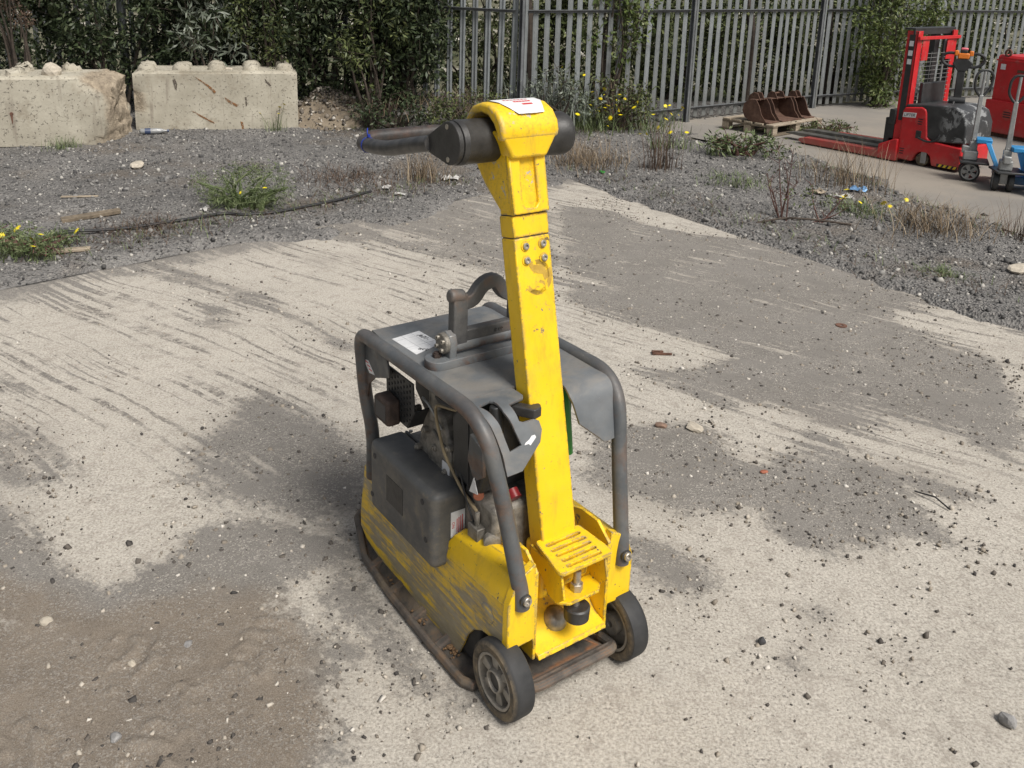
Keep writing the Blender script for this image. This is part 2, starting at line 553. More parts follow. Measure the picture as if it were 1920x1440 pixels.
    simple('fork_steel', (0.15, 0.145, 0.13), 0.5, 0.4, 0.4, 12)
    simple('orange_plastic', (0.62, 0.17, 0.02), 0.4, 0, 0.1)
    simple('pink_plastic', (0.62, 0.13, 0.16), 0.45, 0, 0.1)
    simple('hazard_yellow', (0.68, 0.46, 0.03), 0.5, 0, 0.1)
    t = NT('bucket_rust')
    b = t.ramp(t.noise(9, 7, 0.7), (0.3, (0.045, 0.023, 0.016)), (0.55, (0.10, 0.052, 0.034)), (0.75, (0.16, 0.10, 0.072)))
    MAT['bucket_rust'] = t.done(b, 0.85, 0, t.bump(t.noise(40, 5), 0.4, 0.01))
    t = NT('wood_grey')
    g = t.noise(1.0, 5, 0.6, vec=t.scale(t.obj, (4, 60, 60)))
    MAT['wood_grey'] = t.done(t.ramp(g, (0.3, (0.20, 0.16, 0.115)), (0.7, (0.42, 0.355, 0.27))), 0.85, 0, t.bump(g, 0.4, 0.004))
    simple('wood_dark', (0.15, 0.12, 0.085), 0.9, 0, 0.4, 25, 0.4)
    # ---- galvanised fence
    t = NT('galvanised')
    n = t.noise(7, 5, 0.6)
    b = t.ramp(n, (0.3, (0.18, 0.198, 0.206)), (0.7, (0.285, 0.306, 0.315)))
    b = t.mix(t.math('MULTIPLY', t.step(t.noise(3, 6, 0.7), 0.55, 0.75), 0.35), b, (0.16, 0.15, 0.13))
    oi = t.t.nodes.new('ShaderNodeObjectInfo')
    b = t.mix(t.math('MULTIPLY', oi.outputs['Random'], 0.55), b, (0.115, 0.12, 0.115))
    low = t.math('MULTIPLY', t.step(t.math('ADD', t.xyz(t.obj)['Z'], t.math('MULTIPLY', t.noise(5, 4), 0.8)), 1.0, 0.35), 0.4)
    b = t.mix(low, b, (0.13, 0.12, 0.095))
    MAT['galvanised'] = t.done(b, 0.55, 0.25)
    simple('galvanised_dark', (0.13, 0.137, 0.143), 0.6, 0.2, 0.3, 8)
    # ---- concrete blocks
    def block(name, seed):
        t = NT(name)
        p = t.vadd(t.obj, (seed, seed * 1.7, 0))
        b = t.ramp(t.noise(2.5, 5, 0.6, vec=p), (0.3, (0.30, 0.275, 0.22)), (0.7, (0.45, 0.42, 0.345)))
        b = t.mix(t.math('MULTIPLY', t.step(t.noise(4, 7, 0.75, vec=p), 0.50, 0.70), 0.65), b, (0.24, 0.205, 0.155))
        run = t.step(t.noise(1.0, 4, 0.6, vec=t.scale(p, (9, 9, 1.1))), 0.60, 0.72)
        b = t.mix(t.math('MULTIPLY', run, 0.5), b, (0.19, 0.16, 0.13))
        pit = t.step(t.noise(38, 4, 0.65, vec=p), 0.60, 0.66)
        b = t.mix(t.math('MULTIPLY', pit, 0.7), b, (0.15, 0.135, 0.115))
        crk = t.step(t.voro(1.7, vec=t.vadd(p, t.scale(t.noise(3, 4, vec=p, col=True), (0.5, 0.5, 0.5))), feature='DISTANCE_TO_EDGE'), 0.006, 0.0)
        crk = t.math('MULTIPLY', crk, t.step(t.noise(1.4, 2, vec=p), 0.46, 0.6))
        b = t.mix(t.math('MULTIPLY', crk, 0.8), b, (0.10, 0.085, 0.07))
        brk = t.attr('broken')
        br = t.ramp(t.noise(9, 7, 0.75, vec=p), (0.3, (0.15, 0.125, 0.095)), (0.55, (0.36, 0.30, 0.225)), (0.75, (0.50, 0.43, 0.33)))
        b = t.mix(brk, b, br)
        h = t.math('ADD', t.math('MULTIPLY', t.noise(28, 5, 0.7, vec=p), t.math('ADD', t.math('MULTIPLY', brk, 1.2), 0.25)), t.math('MULTIPLY', pit, -0.5))
        MAT[name] = t.done(b, 0.9, 0, t.bump(h, 0.75, 0.02), 0.2)
    block('block_concrete', 0.0); block('block_concrete_broken', 5.3)
    def stain(name, col):
        t = NT(name)
        t.done(col, 0.9)
        tr = t.t.nodes.new('ShaderNodeBsdfTransparent'); mx = t.t.nodes.new('ShaderNodeMixShader')
        a = t.step(t.noise(1.0, 6, 0.75, vec=t.scale(t.obj, (30, 30, 30))), 0.36, 0.64)
        t.put(mx.inputs[0], a); t.t.links.new(tr.outputs[0], mx.inputs[1]); t.t.links.new(t.p.outputs[0], mx.inputs[2]); t.t.links.new(mx.outputs[0], t.out.inputs[0])
        MAT[name] = t.m
    stain('rust_streak', (0.24, 0.115, 0.045)); stain('stain_dark', (0.12, 0.10, 0.08))
    # ---- concrete slab
    t = NT('slab_concrete')
    p = t.obj
    base = t.ramp(t.noise(1.6, 6, 0.6), (0.30, (0.355, 0.33, 0.285)), (0.70, (0.485, 0.453, 0.40)))
    base = t.mix(t.math('MULTIPLY', t.step(t.noise(7, 6, 0.7), 0.45, 0.75), 0.35), base, (0.31, 0.265, 0.22))
    ag = t.voro(160, out='Color')
    agv = t.xyz(ag)['X']
    base = t.mix(t.step(agv, 0.72, 1.0), base, t.mix(t.xyz(ag)['Y'], (0.20, 0.175, 0.15), (0.56, 0.51, 0.44)))
    grain = t.noise(420, 3, 0.7)
    base = t.mix(0.35, base, t.mix(t.step(grain, 0.36, 0.64), (0.26, 0.23, 0.195), (0.62, 0.57, 0.50)))
    gr3 = t.noise(115, 5, 0.75)
    base = t.mix(0.55, base, t.ramp(gr3, (0.34, (0.12, 0.111, 0.098)), (0.47, (0.375, 0.347, 0.30)), (0.62, (0.635, 0.597, 0.53))))
    spk = t.math('MULTIPLY', t.step(t.noise(62, 4, 0.7), 0.60, 0.645), t.step(t.noise(3.5, 4), 0.36, 0.6))
    base = t.mix(t.math('MULTIPLY', spk, 0.75), base, (0.11, 0.10, 0.09))
    # brushed grooves running diagonally across the slab
    warp = t.math('ADD', t.math('MULTIPLY', t.noise(0.45, 2), 0.45), t.math('MULTIPLY', t.noise(12, 4), 0.022))
    across = t.math('ADD', t.dot(p, (0.60, 0.80, 0.0)), warp)
    along = t.dot(p, (0.80, -0.60, 0.0))
    cg = t.t.nodes.new('ShaderNodeCombineXYZ'); t.put(cg.inputs[0], t.math('MULTIPLY', across, 25.0)); t.put(cg.inputs[1], t.math('MULTIPLY', along, 0.55))
    gw = t.math('MULTIPLY', t.math('SUBTRACT', t.noise(1.0, 2, 0.5, vec=cg.outputs[0]), 0.5), 9.0)
    gw = t.math('MAXIMUM', t.math('MINIMUM', gw, 1.0), -1.0)
    gmask = t.math('MULTIPLY', t.step(t.noise(0.9, 3), 0.33, 0.52), t.step(t.xyz(p)['Y'], 2.7, 3.8))
    brk_ = t.math('MULTIPLY', t.step(t.noise(9, 5, 0.7), 0.33, 0.56), t.step(t.noise(2.3, 5, 0.7), 0.34, 0.54))
    groove = t.math('MULTIPLY', t.step(gw, 0.25, 0.8), t.math('MULTIPLY', gmask, brk_))
    clump = t.step(t.noise(42, 6, 0.78), 0.42, 0.50)
    mott = t.math('MULTIPLY', t.step(t.noise(13, 8, 0.8), 0.50, 0.62), 0.42)
    base = t.mix(mott, base, (0.24, 0.21, 0.178))
    base = t.mix(t.math('MULTIPLY', t.math('MULTIPLY', groove, clump), 0.85), base, (0.115, 0.104, 0.094))
    # loose dirt lying on it
    dirt = t.attr('dirt')
    wob = t.math('ADD', t.math('MULTIPLY', t.math('SUBTRACT', t.noise(2.6, 9, 0.74), 0.5), 1.35), t.math('MULTIPLY', t.math('SUBTRACT', t.noise(34, 8, 0.82), 0.5), 1.7))
    cmb = t.t.nodes.new('ShaderNodeCombineXYZ'); t.put(cmb.inputs[0], t.math('MULTIPLY', across, 7.0)); t.put(cmb.inputs[1], t.math('MULTIPLY', along, 1.1))
    strk = t.noise(1.0, 6, 0.68, vec=cmb.outputs[0])
    wob = t.math('ADD', wob, t.math('MULTIPLY', t.math('SUBTRACT', strk, 0.5), 1.3))
    wob = t.math('ADD', wob, t.math('MULTIPLY', t.math('MULTIPLY', gw, t.math('MULTIPLY', t.step(t.noise(2.1, 3), 0.42, 0.62), t.math('ADD', gmask, 0.25))), 0.36))
    dm = t.math('MULTIPLY', t.step(t.math('ADD', dirt, wob), 0.34, 0.66), 0.93)
    film = t.math('MULTIPLY', t.step(t.math('ADD', dirt, t.math('MULTIPLY', t.math('SUBTRACT', t.noise(1.9, 7, 0.7), 0.5), 1.6)), 0.05, 0.75), 0.38)
    base = t.mix(film, base, (0.26, 0.236, 0.205))
    dcol = t.ramp(t.noise(2.2, 6, 0.6), (0.3, (0.142, 0.135, 0.125)), (0.7, (0.23, 0.220, 0.206)))
    soil = t.attr('soil')
    scol = t.ramp(t.noise(5, 6, 0.65), (0.3, (0.135, 0.104, 0.075)), (0.7, (0.23, 0.182, 0.132)))
    scol = t.mix(t.math('MULTIPLY', t.attr('tread'), 0.45), scol, (0.25, 0.205, 0.155))
    dcol = t.mix(t.step(t.math('ADD', soil, t.math('MULTIPLY', t.math('SUBTRACT', t.noise(4, 5), 0.5), 0.9)), 0.35, 0.75), dcol, scol)
    vg = t.voro(210, out='Color')
    gs = t.math('MULTIPLY', t.step(t.xyz(vg)['X'], 0.62, 0.68), t.math('MULTIPLY', t.step(t.noise(6, 4), 0.34, 0.55), t.math('SUBTRACT', 1.0, t.math('MULTIPLY', t.attr('soil'), 0.5))))
    dcol = t.mix(gs, dcol, t.mix(t.xyz(vg)['Y'], (0.075, 0.07, 0.066), (0.52, 0.49, 0.44)))
    gr2 = t.noise(300, 3, 0.75)
    dcol = t.mix(0.42, dcol, t.mix(t.step(gr2, 0.38, 0.66), (0.075, 0.066, 0.058), (0.34, 0.31, 0.27)))
    col = t.mix(dm, base, dcol)
    # soft stains
    st = t.math('MULTIPLY', t.step(t.noise(1.1, 6, 0.65, vec=t.vadd(p, (7, 3, 0))), 0.55, 0.75), 0.35)
    col = t.mix(st, col, (0.19, 0.17, 0.15))
    h = t.math('ADD', t.math('MULTIPLY', grain, 0.30), t.math('MULTIPLY', groove, -0.9))
    h = t.math('ADD', h, t.math('MULTIPLY', gr3, 1.3))
    h = t.math('ADD', h, t.math('MULTIPLY', dm, t.math('ADD', 0.35, t.math('MULTIPLY', gs, 0.5))))
    tread = t.attr('tread')
    h = t.math('ADD', h, t.math('MULTIPLY', t.math('MULTIPLY', t.attr('soil'), t.noise(26, 7, 0.75)), 3.0))
    MAT['slab_concrete'] = t.done(col, 0.92, 0, t.bump(h, 0.5, 0.007), 0.2)
    # ---- planings / gravel ground
    t = NT('gravel_ground')
    b = t.ramp(t.noise(1.3, 6, 0.65), (0.3, (0.12, 0.117, 0.113)), (0.7, (0.25, 0.241, 0.228)))
    v = t.voro(60, out='Color')
    b = t.mix(t.step(t.xyz(v)['X'], 0.55, 0.75), b, t.mix(t.xyz(v)['Y'], (0.045, 0.045, 0.046), (0.27, 0.255, 0.24)))
    b = t.mix(t.step(t.voro(95, out='Color'), 0.86, 0.95), b, (0.36, 0.34, 0.30))
    b = t.mix(t.math('MULTIPLY', t.step(t.noise(0.8, 5), 0.52, 0.66), 0.5), b, (0.15, 0.12, 0.09))
    MAT['gravel_ground'] = t.done(b, 0.95, 0, t.bump(t.math('ADD', t.voro(60), t.noise(40, 5)), 0.9, 0.02), 0.2)
    # ---- stones
    t = NT('stone_dark')
    i = t.island()
    b = t.ramp(i, (0.0, (0.055, 0.054, 0.054)), (0.50, (0.145, 0.141, 0.136)), (0.80, (0.22, 0.213, 0.203)), (0.93, (0.34, 0.325, 0.30)), (1.0, (0.46, 0.44, 0.40)))
    MAT['stone_dark'] = t.done(b, 0.9, 0, None, 0.25)
    t = NT('stone_mixed')
    i = t.island()
    b = t.ramp(i, (0.0, (0.05, 0.047, 0.045)), (0.45, (0.12, 0.105, 0.09)), (0.7, (0.27, 0.235, 0.19)), (0.9, (0.45, 0.41, 0.35)), (1.0, (0.58, 0.55, 0.5)))
    MAT['stone_mixed'] = t.done(b, 0.9, 0, None, 0.25)
    simple('stone_pale', (0.42, 0.375, 0.305), 0.9, 0, 0.3, 25, 0.6)
    simple('stone_grey', (0.23, 0.225, 0.22), 0.85, 0, 0.4, 30, 0.6)
    simple('stone_brown', (0.20, 0.13, 0.095), 0.9, 0, 0.3, 30, 0.6)
    simple('stone_black', (0.05, 0.05, 0.052), 0.85, 0, 0.4, 30, 0.6)
    # ---- yard pavement
    t = NT('yard_pavement')
    b = t.ramp(t.noise(0.7, 6, 0.65), (0.3, (0.17, 0.158, 0.142)), (0.7, (0.27, 0.25, 0.222)))
    b = t.mix(t.math('MULTIPLY', t.step(t.noise(0.35, 5), 0.5, 0.62), 0.55), b, (0.30, 0.255, 0.20))
    b = t.mix(t.math('MULTIPLY', t.step(t.noise(4, 6, 0.75), 0.55, 0.75), 0.45), b, (0.14, 0.13, 0.115))
    b = t.mix(0.3, b, t.mix(t.noise(120, 3), (0.13, 0.12, 0.11), (0.36, 0.34, 0.31)))
    MAT['yard_pavement'] = t.done(b, 0.9, 0, t.bump(t.noise(50, 5), 0.3, 0.006), 0.2)
    # ---- far ground
    t = NT('far_ground')
    b = t.ramp(t.noise(0.25, 6, 0.7), (0.40, (0.07, 0.075, 0.04)), (0.56, (0.16, 0.15, 0.11)), (0.66, (0.55, 0.53, 0.47)))
    MAT['far_ground'] = t.done(b, 0.95, 0, None, 0.1)
    t = NT('soil_heap')
    b = t.ramp(t.noise(8, 6, 0.7), (0.3, (0.14, 0.115, 0.085)), (0.7, (0.27, 0.225, 0.17)))
    MAT['soil_heap'] = t.done(b, 0.95, 0, t.bump(t.noise(30, 6, 0.7), 0.7, 0.02), 0.1)
    # ---- foliage
    def leaf(name, a, b_, c, rough=0.5):
        t = NT(name)
        col = t.ramp(t.island(), (0.0, a), (0.6, b_), (1.0, c))
        MAT[name] = t.done(col, rough, 0, None, 0.35)
    leaf('leaf_dark', (0.017, 0.026, 0.011), (0.034, 0.050, 0.021), (0.078, 0.096, 0.046))
    leaf('leaf_olive', (0.035, 0.045, 0.016), (0.072, 0.092, 0.03), (0.14, 0.155, 0.06))
    leaf('leaf_fresh', (0.045, 0.07, 0.018), (0.085, 0.115, 0.03), (0.15, 0.17, 0.06))
    leaf('leaf_silver', (0.07, 0.085, 0.06), (0.13, 0.15, 0.115), (0.22, 0.24, 0.20))
    leaf('grass_green', (0.06, 0.085, 0.03), (0.11, 0.145, 0.06), (0.19, 0.215, 0.11))
    leaf('grass_dry', (0.09, 0.065, 0.04), (0.19, 0.14, 0.09), (0.36, 0.29, 0.20), 0.8)
    leaf('grass_brown', (0.045, 0.028, 0.02), (0.09, 0.058, 0.04), (0.16, 0.115, 0.08), 0.85)
    leaf('petal_yellow', (0.60, 0.46, 0.008), (0.75, 0.60, 0.01), (0.85, 0.72, 0.03))
    leaf('stem_red', (0.06, 0.03, 0.025), (0.11, 0.055, 0.045), (0.16, 0.09, 0.07), 0.8)
    simple('bark', (0.055, 0.042, 0.032), 0.9, 0, 0.4, 20, 0.4)
    simple('cable_black', (0.02, 0.02, 0.021), 0.55, 0, 0.4)
    simple('paper_white', (0.46, 0.45, 0.43), 0.8, 0, 0.15, 15)
    simple('can_blue', (0.16, 0.30, 0.50), 0.4, 0.2, 0.5, 20)
    simple('plastic_clear', (0.24, 0.245, 0.245), 0.2, 0, 0.2, 20)
    simple('bottle_band', (0.04, 0.06, 0.12), 0.4)
    simple('wall_pale', (0.55, 0.53, 0.49), 0.8, 0, 0.1, 2)
    simple('rust_plate', (0.12, 0.06, 0.04), 0.9, 0, 0.4, 30)
make_materials()

# ------------------------------------------------------------------ ground
def inside(P, poly):
    x, y = P[:, 0], P[:, 1]
    c = np.zeros(len(P), bool)
    n = len(poly)
    for i in range(n):
        x0, y0 = poly[i]; x1, y1 = poly[(i + 1) % n]
        if y0 == y1: continue
        t = ((y0 > y) != (y1 > y)) & (x < (x1 - x0) * (y - y0) / (y1 - y0) + x0)
        c ^= t
    return c
def sdist(P, poly):
    d = np.full(len(P), 1e9)
    n = len(poly)
    for i in range(n):
        a = np.array(poly[i]); b = np.array(poly[(i + 1) % n])
        ab = b - a
        t = np.clip(((P - a) @ ab) / max(ab @ ab, 1e-9), 0, 1)
        d = np.minimum(d, np.linalg.norm(P - (a + t[:, None] * ab), axis=1))
    return np.where(inside(P, poly), d, -d)
def sstep(v, a, b):
    t = np.clip((v - a) / (b - a), 0, 1)
    return t * t * (3 - 2 * t)
def vnoise(P, f, seed=0):
    r = np.random.default_rng(seed)
    tab = r.random((64, 64))
    q = P * f
    i = np.floor(q).astype(int); fr = q - i
    fr = fr * fr * (3 - 2 * fr)
    i0 = i % 64; i1 = (i + 1) % 64
    a = tab[i0[:, 0], i0[:, 1]]; b = tab[i1[:, 0], i0[:, 1]]; c = tab[i0[:, 0], i1[:, 1]]; d = tab[i1[:, 0], i1[:, 1]]
    return (a * (1 - fr[:, 0]) + b * fr[:, 0]) * (1 - fr[:, 1]) + (c * (1 - fr[:, 0]) + d * fr[:, 0]) * fr[:, 1]
def fnoise(P, f, seed=0, oct=4):
    return sum(vnoise(P, f * 2 ** k, seed + k) * 0.5 ** (k + 1) for k in range(oct))

DIRT = [
(0.95,[(0.44,7.23),(0.61,7.49),(0.97,7.65),(1.15,6.85),(1.46,6.59),(1.81,6.55),(2.10,6.31),(2.42,5.91),(2.61,5.50),(2.65,5.17),(2.34,4.93),(2.47,4.63),(2.72,4.30),(2.16,3.30),(2.01,3.41),(1.84,3.58),(1.48,3.61),(1.35,3.73),(1.14,3.77),(0.97,3.73),(0.87,3.91),(0.69,4.01),(0.66,4.16),(0.96,4.18),(1.18,4.34),(0.87,4.66),(0.68,4.76),(0.51,4.91),(0.40,5.12)]),
(0.75,[(-1.49,6.42),(-1.01,6.93),(-0.28,7.63),(0.09,7.40),(0.48,7.10),(0.41,5.31),(-0.01,5.47),(-0.20,5.67),(-0.66,5.98),(-1.12,6.12)]),
(0.95,[(-2.48,5.55),(-2.22,5.63),(-1.78,5.32),(-1.37,5.02),(-1.12,4.74),(-0.83,4.49),(-0.66,4.26),(-0.79,4.25),(-1.10,4.66),(-1.41,4.84),(-1.70,5.08),(-2.10,5.29)]),
(0.8,[(-1.87,4.93),(-1.63,4.86),(-1.48,4.67),(-1.42,4.54),(-1.65,4.51),(-1.57,4.66)]),
(0.85,[(-1.09,3.84),(-0.89,3.71),(-0.66,3.53),(-0.49,3.27),(-0.43,2.77),(-0.67,2.76),(-0.96,2.86),(-1.19,3.02),(-1.25,3.27),(-1.17,3.55)]),
(1,[(-1.92,2.93),(-1.64,2.84),(-1.40,2.52),(-1.20,2.42),(-1.09,2.53),(-1.05,2.68),(-0.94,2.84),(-0.47,2.78),(-0.42,2.56),(-0.61,2.48),(-0.62,2.37),(-0.51,2.22),(-0.40,2.08),(-0.41,1.95),(-0.29,1.70),(-1.20,1.2),(-3,1.5)]),
(0.6,[(-2.27,3.53),(-1.98,3.50),(-1.70,3.24),(-1.57,3.02),(-1.64,2.84),(-1.90,2.89)]),
(0.85,[(-0.47,2.78),(-0.38,2.51),(-0.18,2.19),(-0.02,1.98),(-0.07,1.94),(-0.22,2.05),(-0.34,2.16),(-0.44,2.27),(-0.59,2.38)]),
(1,[(0.49,2.78),(0.59,2.77),(0.73,2.63),(0.74,2.50),(0.62,2.44),(0.47,2.47),(0.41,2.60)]),
(0.95,[(0.40,3.55),(0.76,3.64),(0.95,3.65),(1.02,3.30),(1.11,3.30),(1.38,3.61),(1.49,3.38),(1.68,3.31),(1.89,3.09),(1.75,3.01),(1.62,3.08),(1.60,2.89),(1.70,2.72),(1.48,2.83),(1.32,2.73),(1.17,2.71),(1.04,2.78),(0.97,2.94),(0.83,2.91),(0.70,2.84),(0.53,2.98),(0.36,3.12)]),
(0.8,[(-0.56,2.38),(-0.45,2.36),(-0.33,2.16),(-0.38,2.10),(-0.49,2.22)]),
(1,[(0.98,2.40),(1.03,2.41),(1.06,2.385),(1.02,2.37)]),(1,[(0.96,2.345),(0.99,2.35),(1.0,2.33),(0.97,2.325)]),
(0.9,[(1.15,2.22),(1.19,2.23),(1.2,2.2),(1.17,2.19)]),(0.9,[(0.82,2.20),(0.88,2.22),(0.89,2.17),(0.84,2.16)]),
]
SCRAPED = [                                        # bare pale streaks left between the dirt
[(0.32,4.90),(0.57,4.86),(0.87,4.66),(1.05,4.52),(1.18,4.34),(0.98,4.30),(0.70,4.44),(0.37,4.68)],
[(0.53,4.15),(0.70,4.05),(0.90,3.89),(0.97,3.75),(1.14,3.75),(1.35,3.73),(1.34,3.60),(1.22,3.46),(1.07,3.31),(0.99,3.44),(0.92,3.63),(0.75,3.77),(0.58,3.92)],
[(1.44,3.63),(1.55,3.56),(1.78,3.56),(1.97,3.46),(2.17,3.26),(2.04,3.03),(1.93,3.17),(1.77,3.28),(1.58,3.34),(1.48,3.47)],
[(2.36,5.06),(2.60,5.04),(2.85,4.97),(3.06,4.84),(2.88,4.51),(2.65,4.57),(2.48,4.70),(2.32,4.83)],
[(2.59,4.29),(2.76,4.31),(2.58,3.99),(2.50,4.07)],
[(1.01,8.05),(1.40,7.46),(1.82,6.77),(1.86,6.60),(1.46,6.62),(1.13,6.85),(0.92,7.23),(0.53,7.36)]]
SOIL = [(-3,2.7),(-1.68,2.51),(-1.18,2.37),(-0.85,2.49),(-0.60,2.43),(-0.49,2.22),(-0.39,2.02),(-0.34,1.70),(-1.2,1.2),(-3,1.3)]

# the slab: corner away from the camera, edges at 43 and 133 degrees
SC = np.array([0.62, 8.42])                       # far corner
E1 = np.array([-0.722, -0.692])                   # along the left rear edge, toward the camera
E2 = np.array([0.552, -0.834])                    # along the right rear edge
def slab_uv(P):
    d = P - SC
    A = np.array([E1, E2]).T
    return np.linalg.solve(A, d.T).T
def build_slab():
    u = np.concatenate([np.linspace(0, 4.2, 120, False), np.linspace(4.2, 5.7, 124, False), np.linspace(5.7, 10.5, 137)]); v = np.concatenate([np.linspace(0, 3.0, 86, False), np.linspace(3.0, 4.4, 116, False), np.linspace(4.4, 9.5, 146)])
    U, V = np.meshgrid(u, v, indexing='ij')
    P = SC + U.ravel()[:, None] * E1 + V.ravel()[:, None] * E2
    # worn, uneven outer edges
    j = (fnoise(P, 2.1, 5) - 0.47) * 0.5
    edge_u = (U.ravel() < 0.02); edge_v = (V.ravel() < 0.02)
    P[edge_u] += (j[edge_u][:, None]) * E1 * 0.9
    P[edge_v] += (j[edge_v][:, None]) * E2 * 1.2
    z = (fnoise(P, 0.7, 11, 3) - 0.45) * 0.012 + (fnoise(P, 6, 21, 3) - 0.45) * 0.004
    z -= np.where(edge_u | edge_v, 0.05, 0)
    dirt = np.zeros(len(P))
    for a, poly in DIRT:
        dirt = np.maximum(dirt, a * 0.90 * sstep(sdist(P, poly), -0.14, 0.16))
    # dust gathers along the outer margins
    uu = U.ravel(); vv = V.ravel()
    dirt = np.maximum(dirt, 0.75 * sstep(-vv, -0.55, -0.02))
    dirt = np.maximum(dirt, 0.55 * sstep(-uu, -0.15, -0.01))
    for poly in SCRAPED:
        dirt *= 1 - 0.9 * sstep(sdist(P, poly), -0.05, 0.05)
    soil = sstep(sdist(P, SOIL), -0.2, 0.25)
    dirt = np.maximum(dirt, soil * 0.92)
    # lugged tyre prints pressed in the soil
    tread = np.zeros(len(P))
    for ax, ay, bx, by, w in ((-1.25, 1.75, -0.45, 2.25, 0.10), (-0.85, 1.75, -0.55, 2.4, 0.09), (-1.3, 2.2, -0.7, 2.05, 0.08)):
        a = np.array([ax, ay]); d = np.array([bx - ax, by - ay]); L = np.linalg.norm(d); d /= L
        q = P - a; s = q @ d; c = q @ np.array([-d[1], d[0]])
        on = sstep(-np.abs(c), -w, -w * 0.8) * (s > 0) * (s < L)
        lug = ((np.floor(s / 0.036 + np.abs(c) * 11) % 2) == 0) & ((np.floor((c + 0.2) / 0.058) + np.floor(s / 0.072)) % 3 > 0)
        tread = np.maximum(tread, on * lug * sstep(fnoise(P, 5, 41), 0.33, 0.40))
    z += 0.004 * sstep(dirt, 0.4, 0.8) + 0.011 * tread * soil + 0.008 * soil * (fnoise(P, 9, 55, 3) - 0.44)
    n, m = U.shape
    idx = np.arange(n * m).reshape(n, m)
    F = np.stack([idx[:-1, :-1], idx[:-1, 1:], idx[1:, 1:], idx[1:, :-1]], -1).reshape(-1, 4)
    me = np_mesh('concrete_slab', np.c_[P, z], F[:, ::-1], True)
    for nm, arr in (('dirt', dirt), ('soil', soil), ('tread', tread * soil)):
        a = me.attributes.new(nm, 'FLOAT', 'POINT'); a.data.foreach_set('value', arr.astype(np.float32))
    o = kind(link('concrete_slab', me, 'slab_concrete'), 'structure')
    if sum(1 for _ in me.polygons) and me.polygons[0].normal.z < 0:
        me.flip_normals()
    return o
build_slab()

YARD = [(1.74,11.47),(2.45,10.69),(3.17,9.90),(3.45,9.1),(3.59,8.53),(3.85,7.56),(4.25,6.6),(6,5),(30,2),(30,24),(8.1,15.9),(4.6,14.0),(2.3,12.2)]
FENCE = [(-13.0, 13.6), (-2.4, 11.75), (0.15, 10.45), (2.4, 12.1), (4.65, 13.81), (6.9, 15.05), (9.4, 16.2), (15, 18.8)]
def gheight(P):
    P = np.asarray(P, float).reshape(-1, 2)
    uv = slab_uv(P)
    off = np.minimum(uv[:, 0], uv[:, 1])           # >0 on the slab
    off = off - np.where(uv[:, 1] < uv[:, 0], 0.55, 0.20) * np.clip(fnoise(P, 1.3, 91) - 0.36, 0, 1) * 2.2 - (fnoise(P, 6, 92) - 0.42) * 0.30
    out = sstep(-off, -0.04, 0.10)
    z = -0.045 + out * (0.066 + (fnoise(P, 0.8, 3) - 0.45) * 0.10 + (fnoise(P, 4, 9) - 0.45) * 0.05)
    y = sdist(P, YARD)
    y = y + (fnoise(P, 1.7, 77) - 0.47) * 0.9 + (fnoise(P, 7, 78) - 0.47) * 0.3
    k = sstep(y, -0.25, 0.25)
    z = z * (1 - k) + k * -0.045
    # bank thrown up against the left run of the fence
    for a, b, hh, w in (((-2.6, 11.9), (0.0, 10.9), 0.30, 1.0),):
        a = np.array(a); b = np.array(b); ab = b - a
        t = np.clip(((P - a) @ ab) / (ab @ ab), 0, 1)
        d = np.linalg.norm(P - (a + t[:, None] * ab), axis=1)
        z += hh * sstep(-d, -w, -0.1) * out
    return z
def gz(x, y):
    return float(gheight([(x, y)])[0])
def build_gravel():
    x = np.arange(-9, 9.01, 0.06); y = np.arange(3.0, 14.01, 0.06)
    X, Y = np.meshgrid(x, y, indexing='ij')
    P = np.c_[X.ravel(), Y.ravel()]
    z = gheight(P)
    n, m = X.shape
    idx = np.arange(n * m).reshape(n, m)
    F = np.stack([idx[:-1, :-1], idx[1:, :-1], idx[1:, 1:], idx[:-1, 1:]], -1).reshape(-1, 4)
    me = np_mesh('gravel_ground', np.c_[P, z], F, True)
    kind(link('gravel_ground', me, 'gravel_ground'), 'structure')
    g = MB(); g.add([(-400, -200, -0.12), (400, -200, -0.12), (400, 700, -0.12), (-400, 700, -0.12)], [(0, 1, 2, 3)])
    kind(g.build('ground', 'far_ground', flat=True), 'structure')
    ym = MB(); ym.add([(a, b, -0.012) for a, b in YARD], [tuple(range(len(YARD)))])
    kind(ym.build('yard_pavement', 'yard_pavement', flat=True), 'structure')
build_gravel()

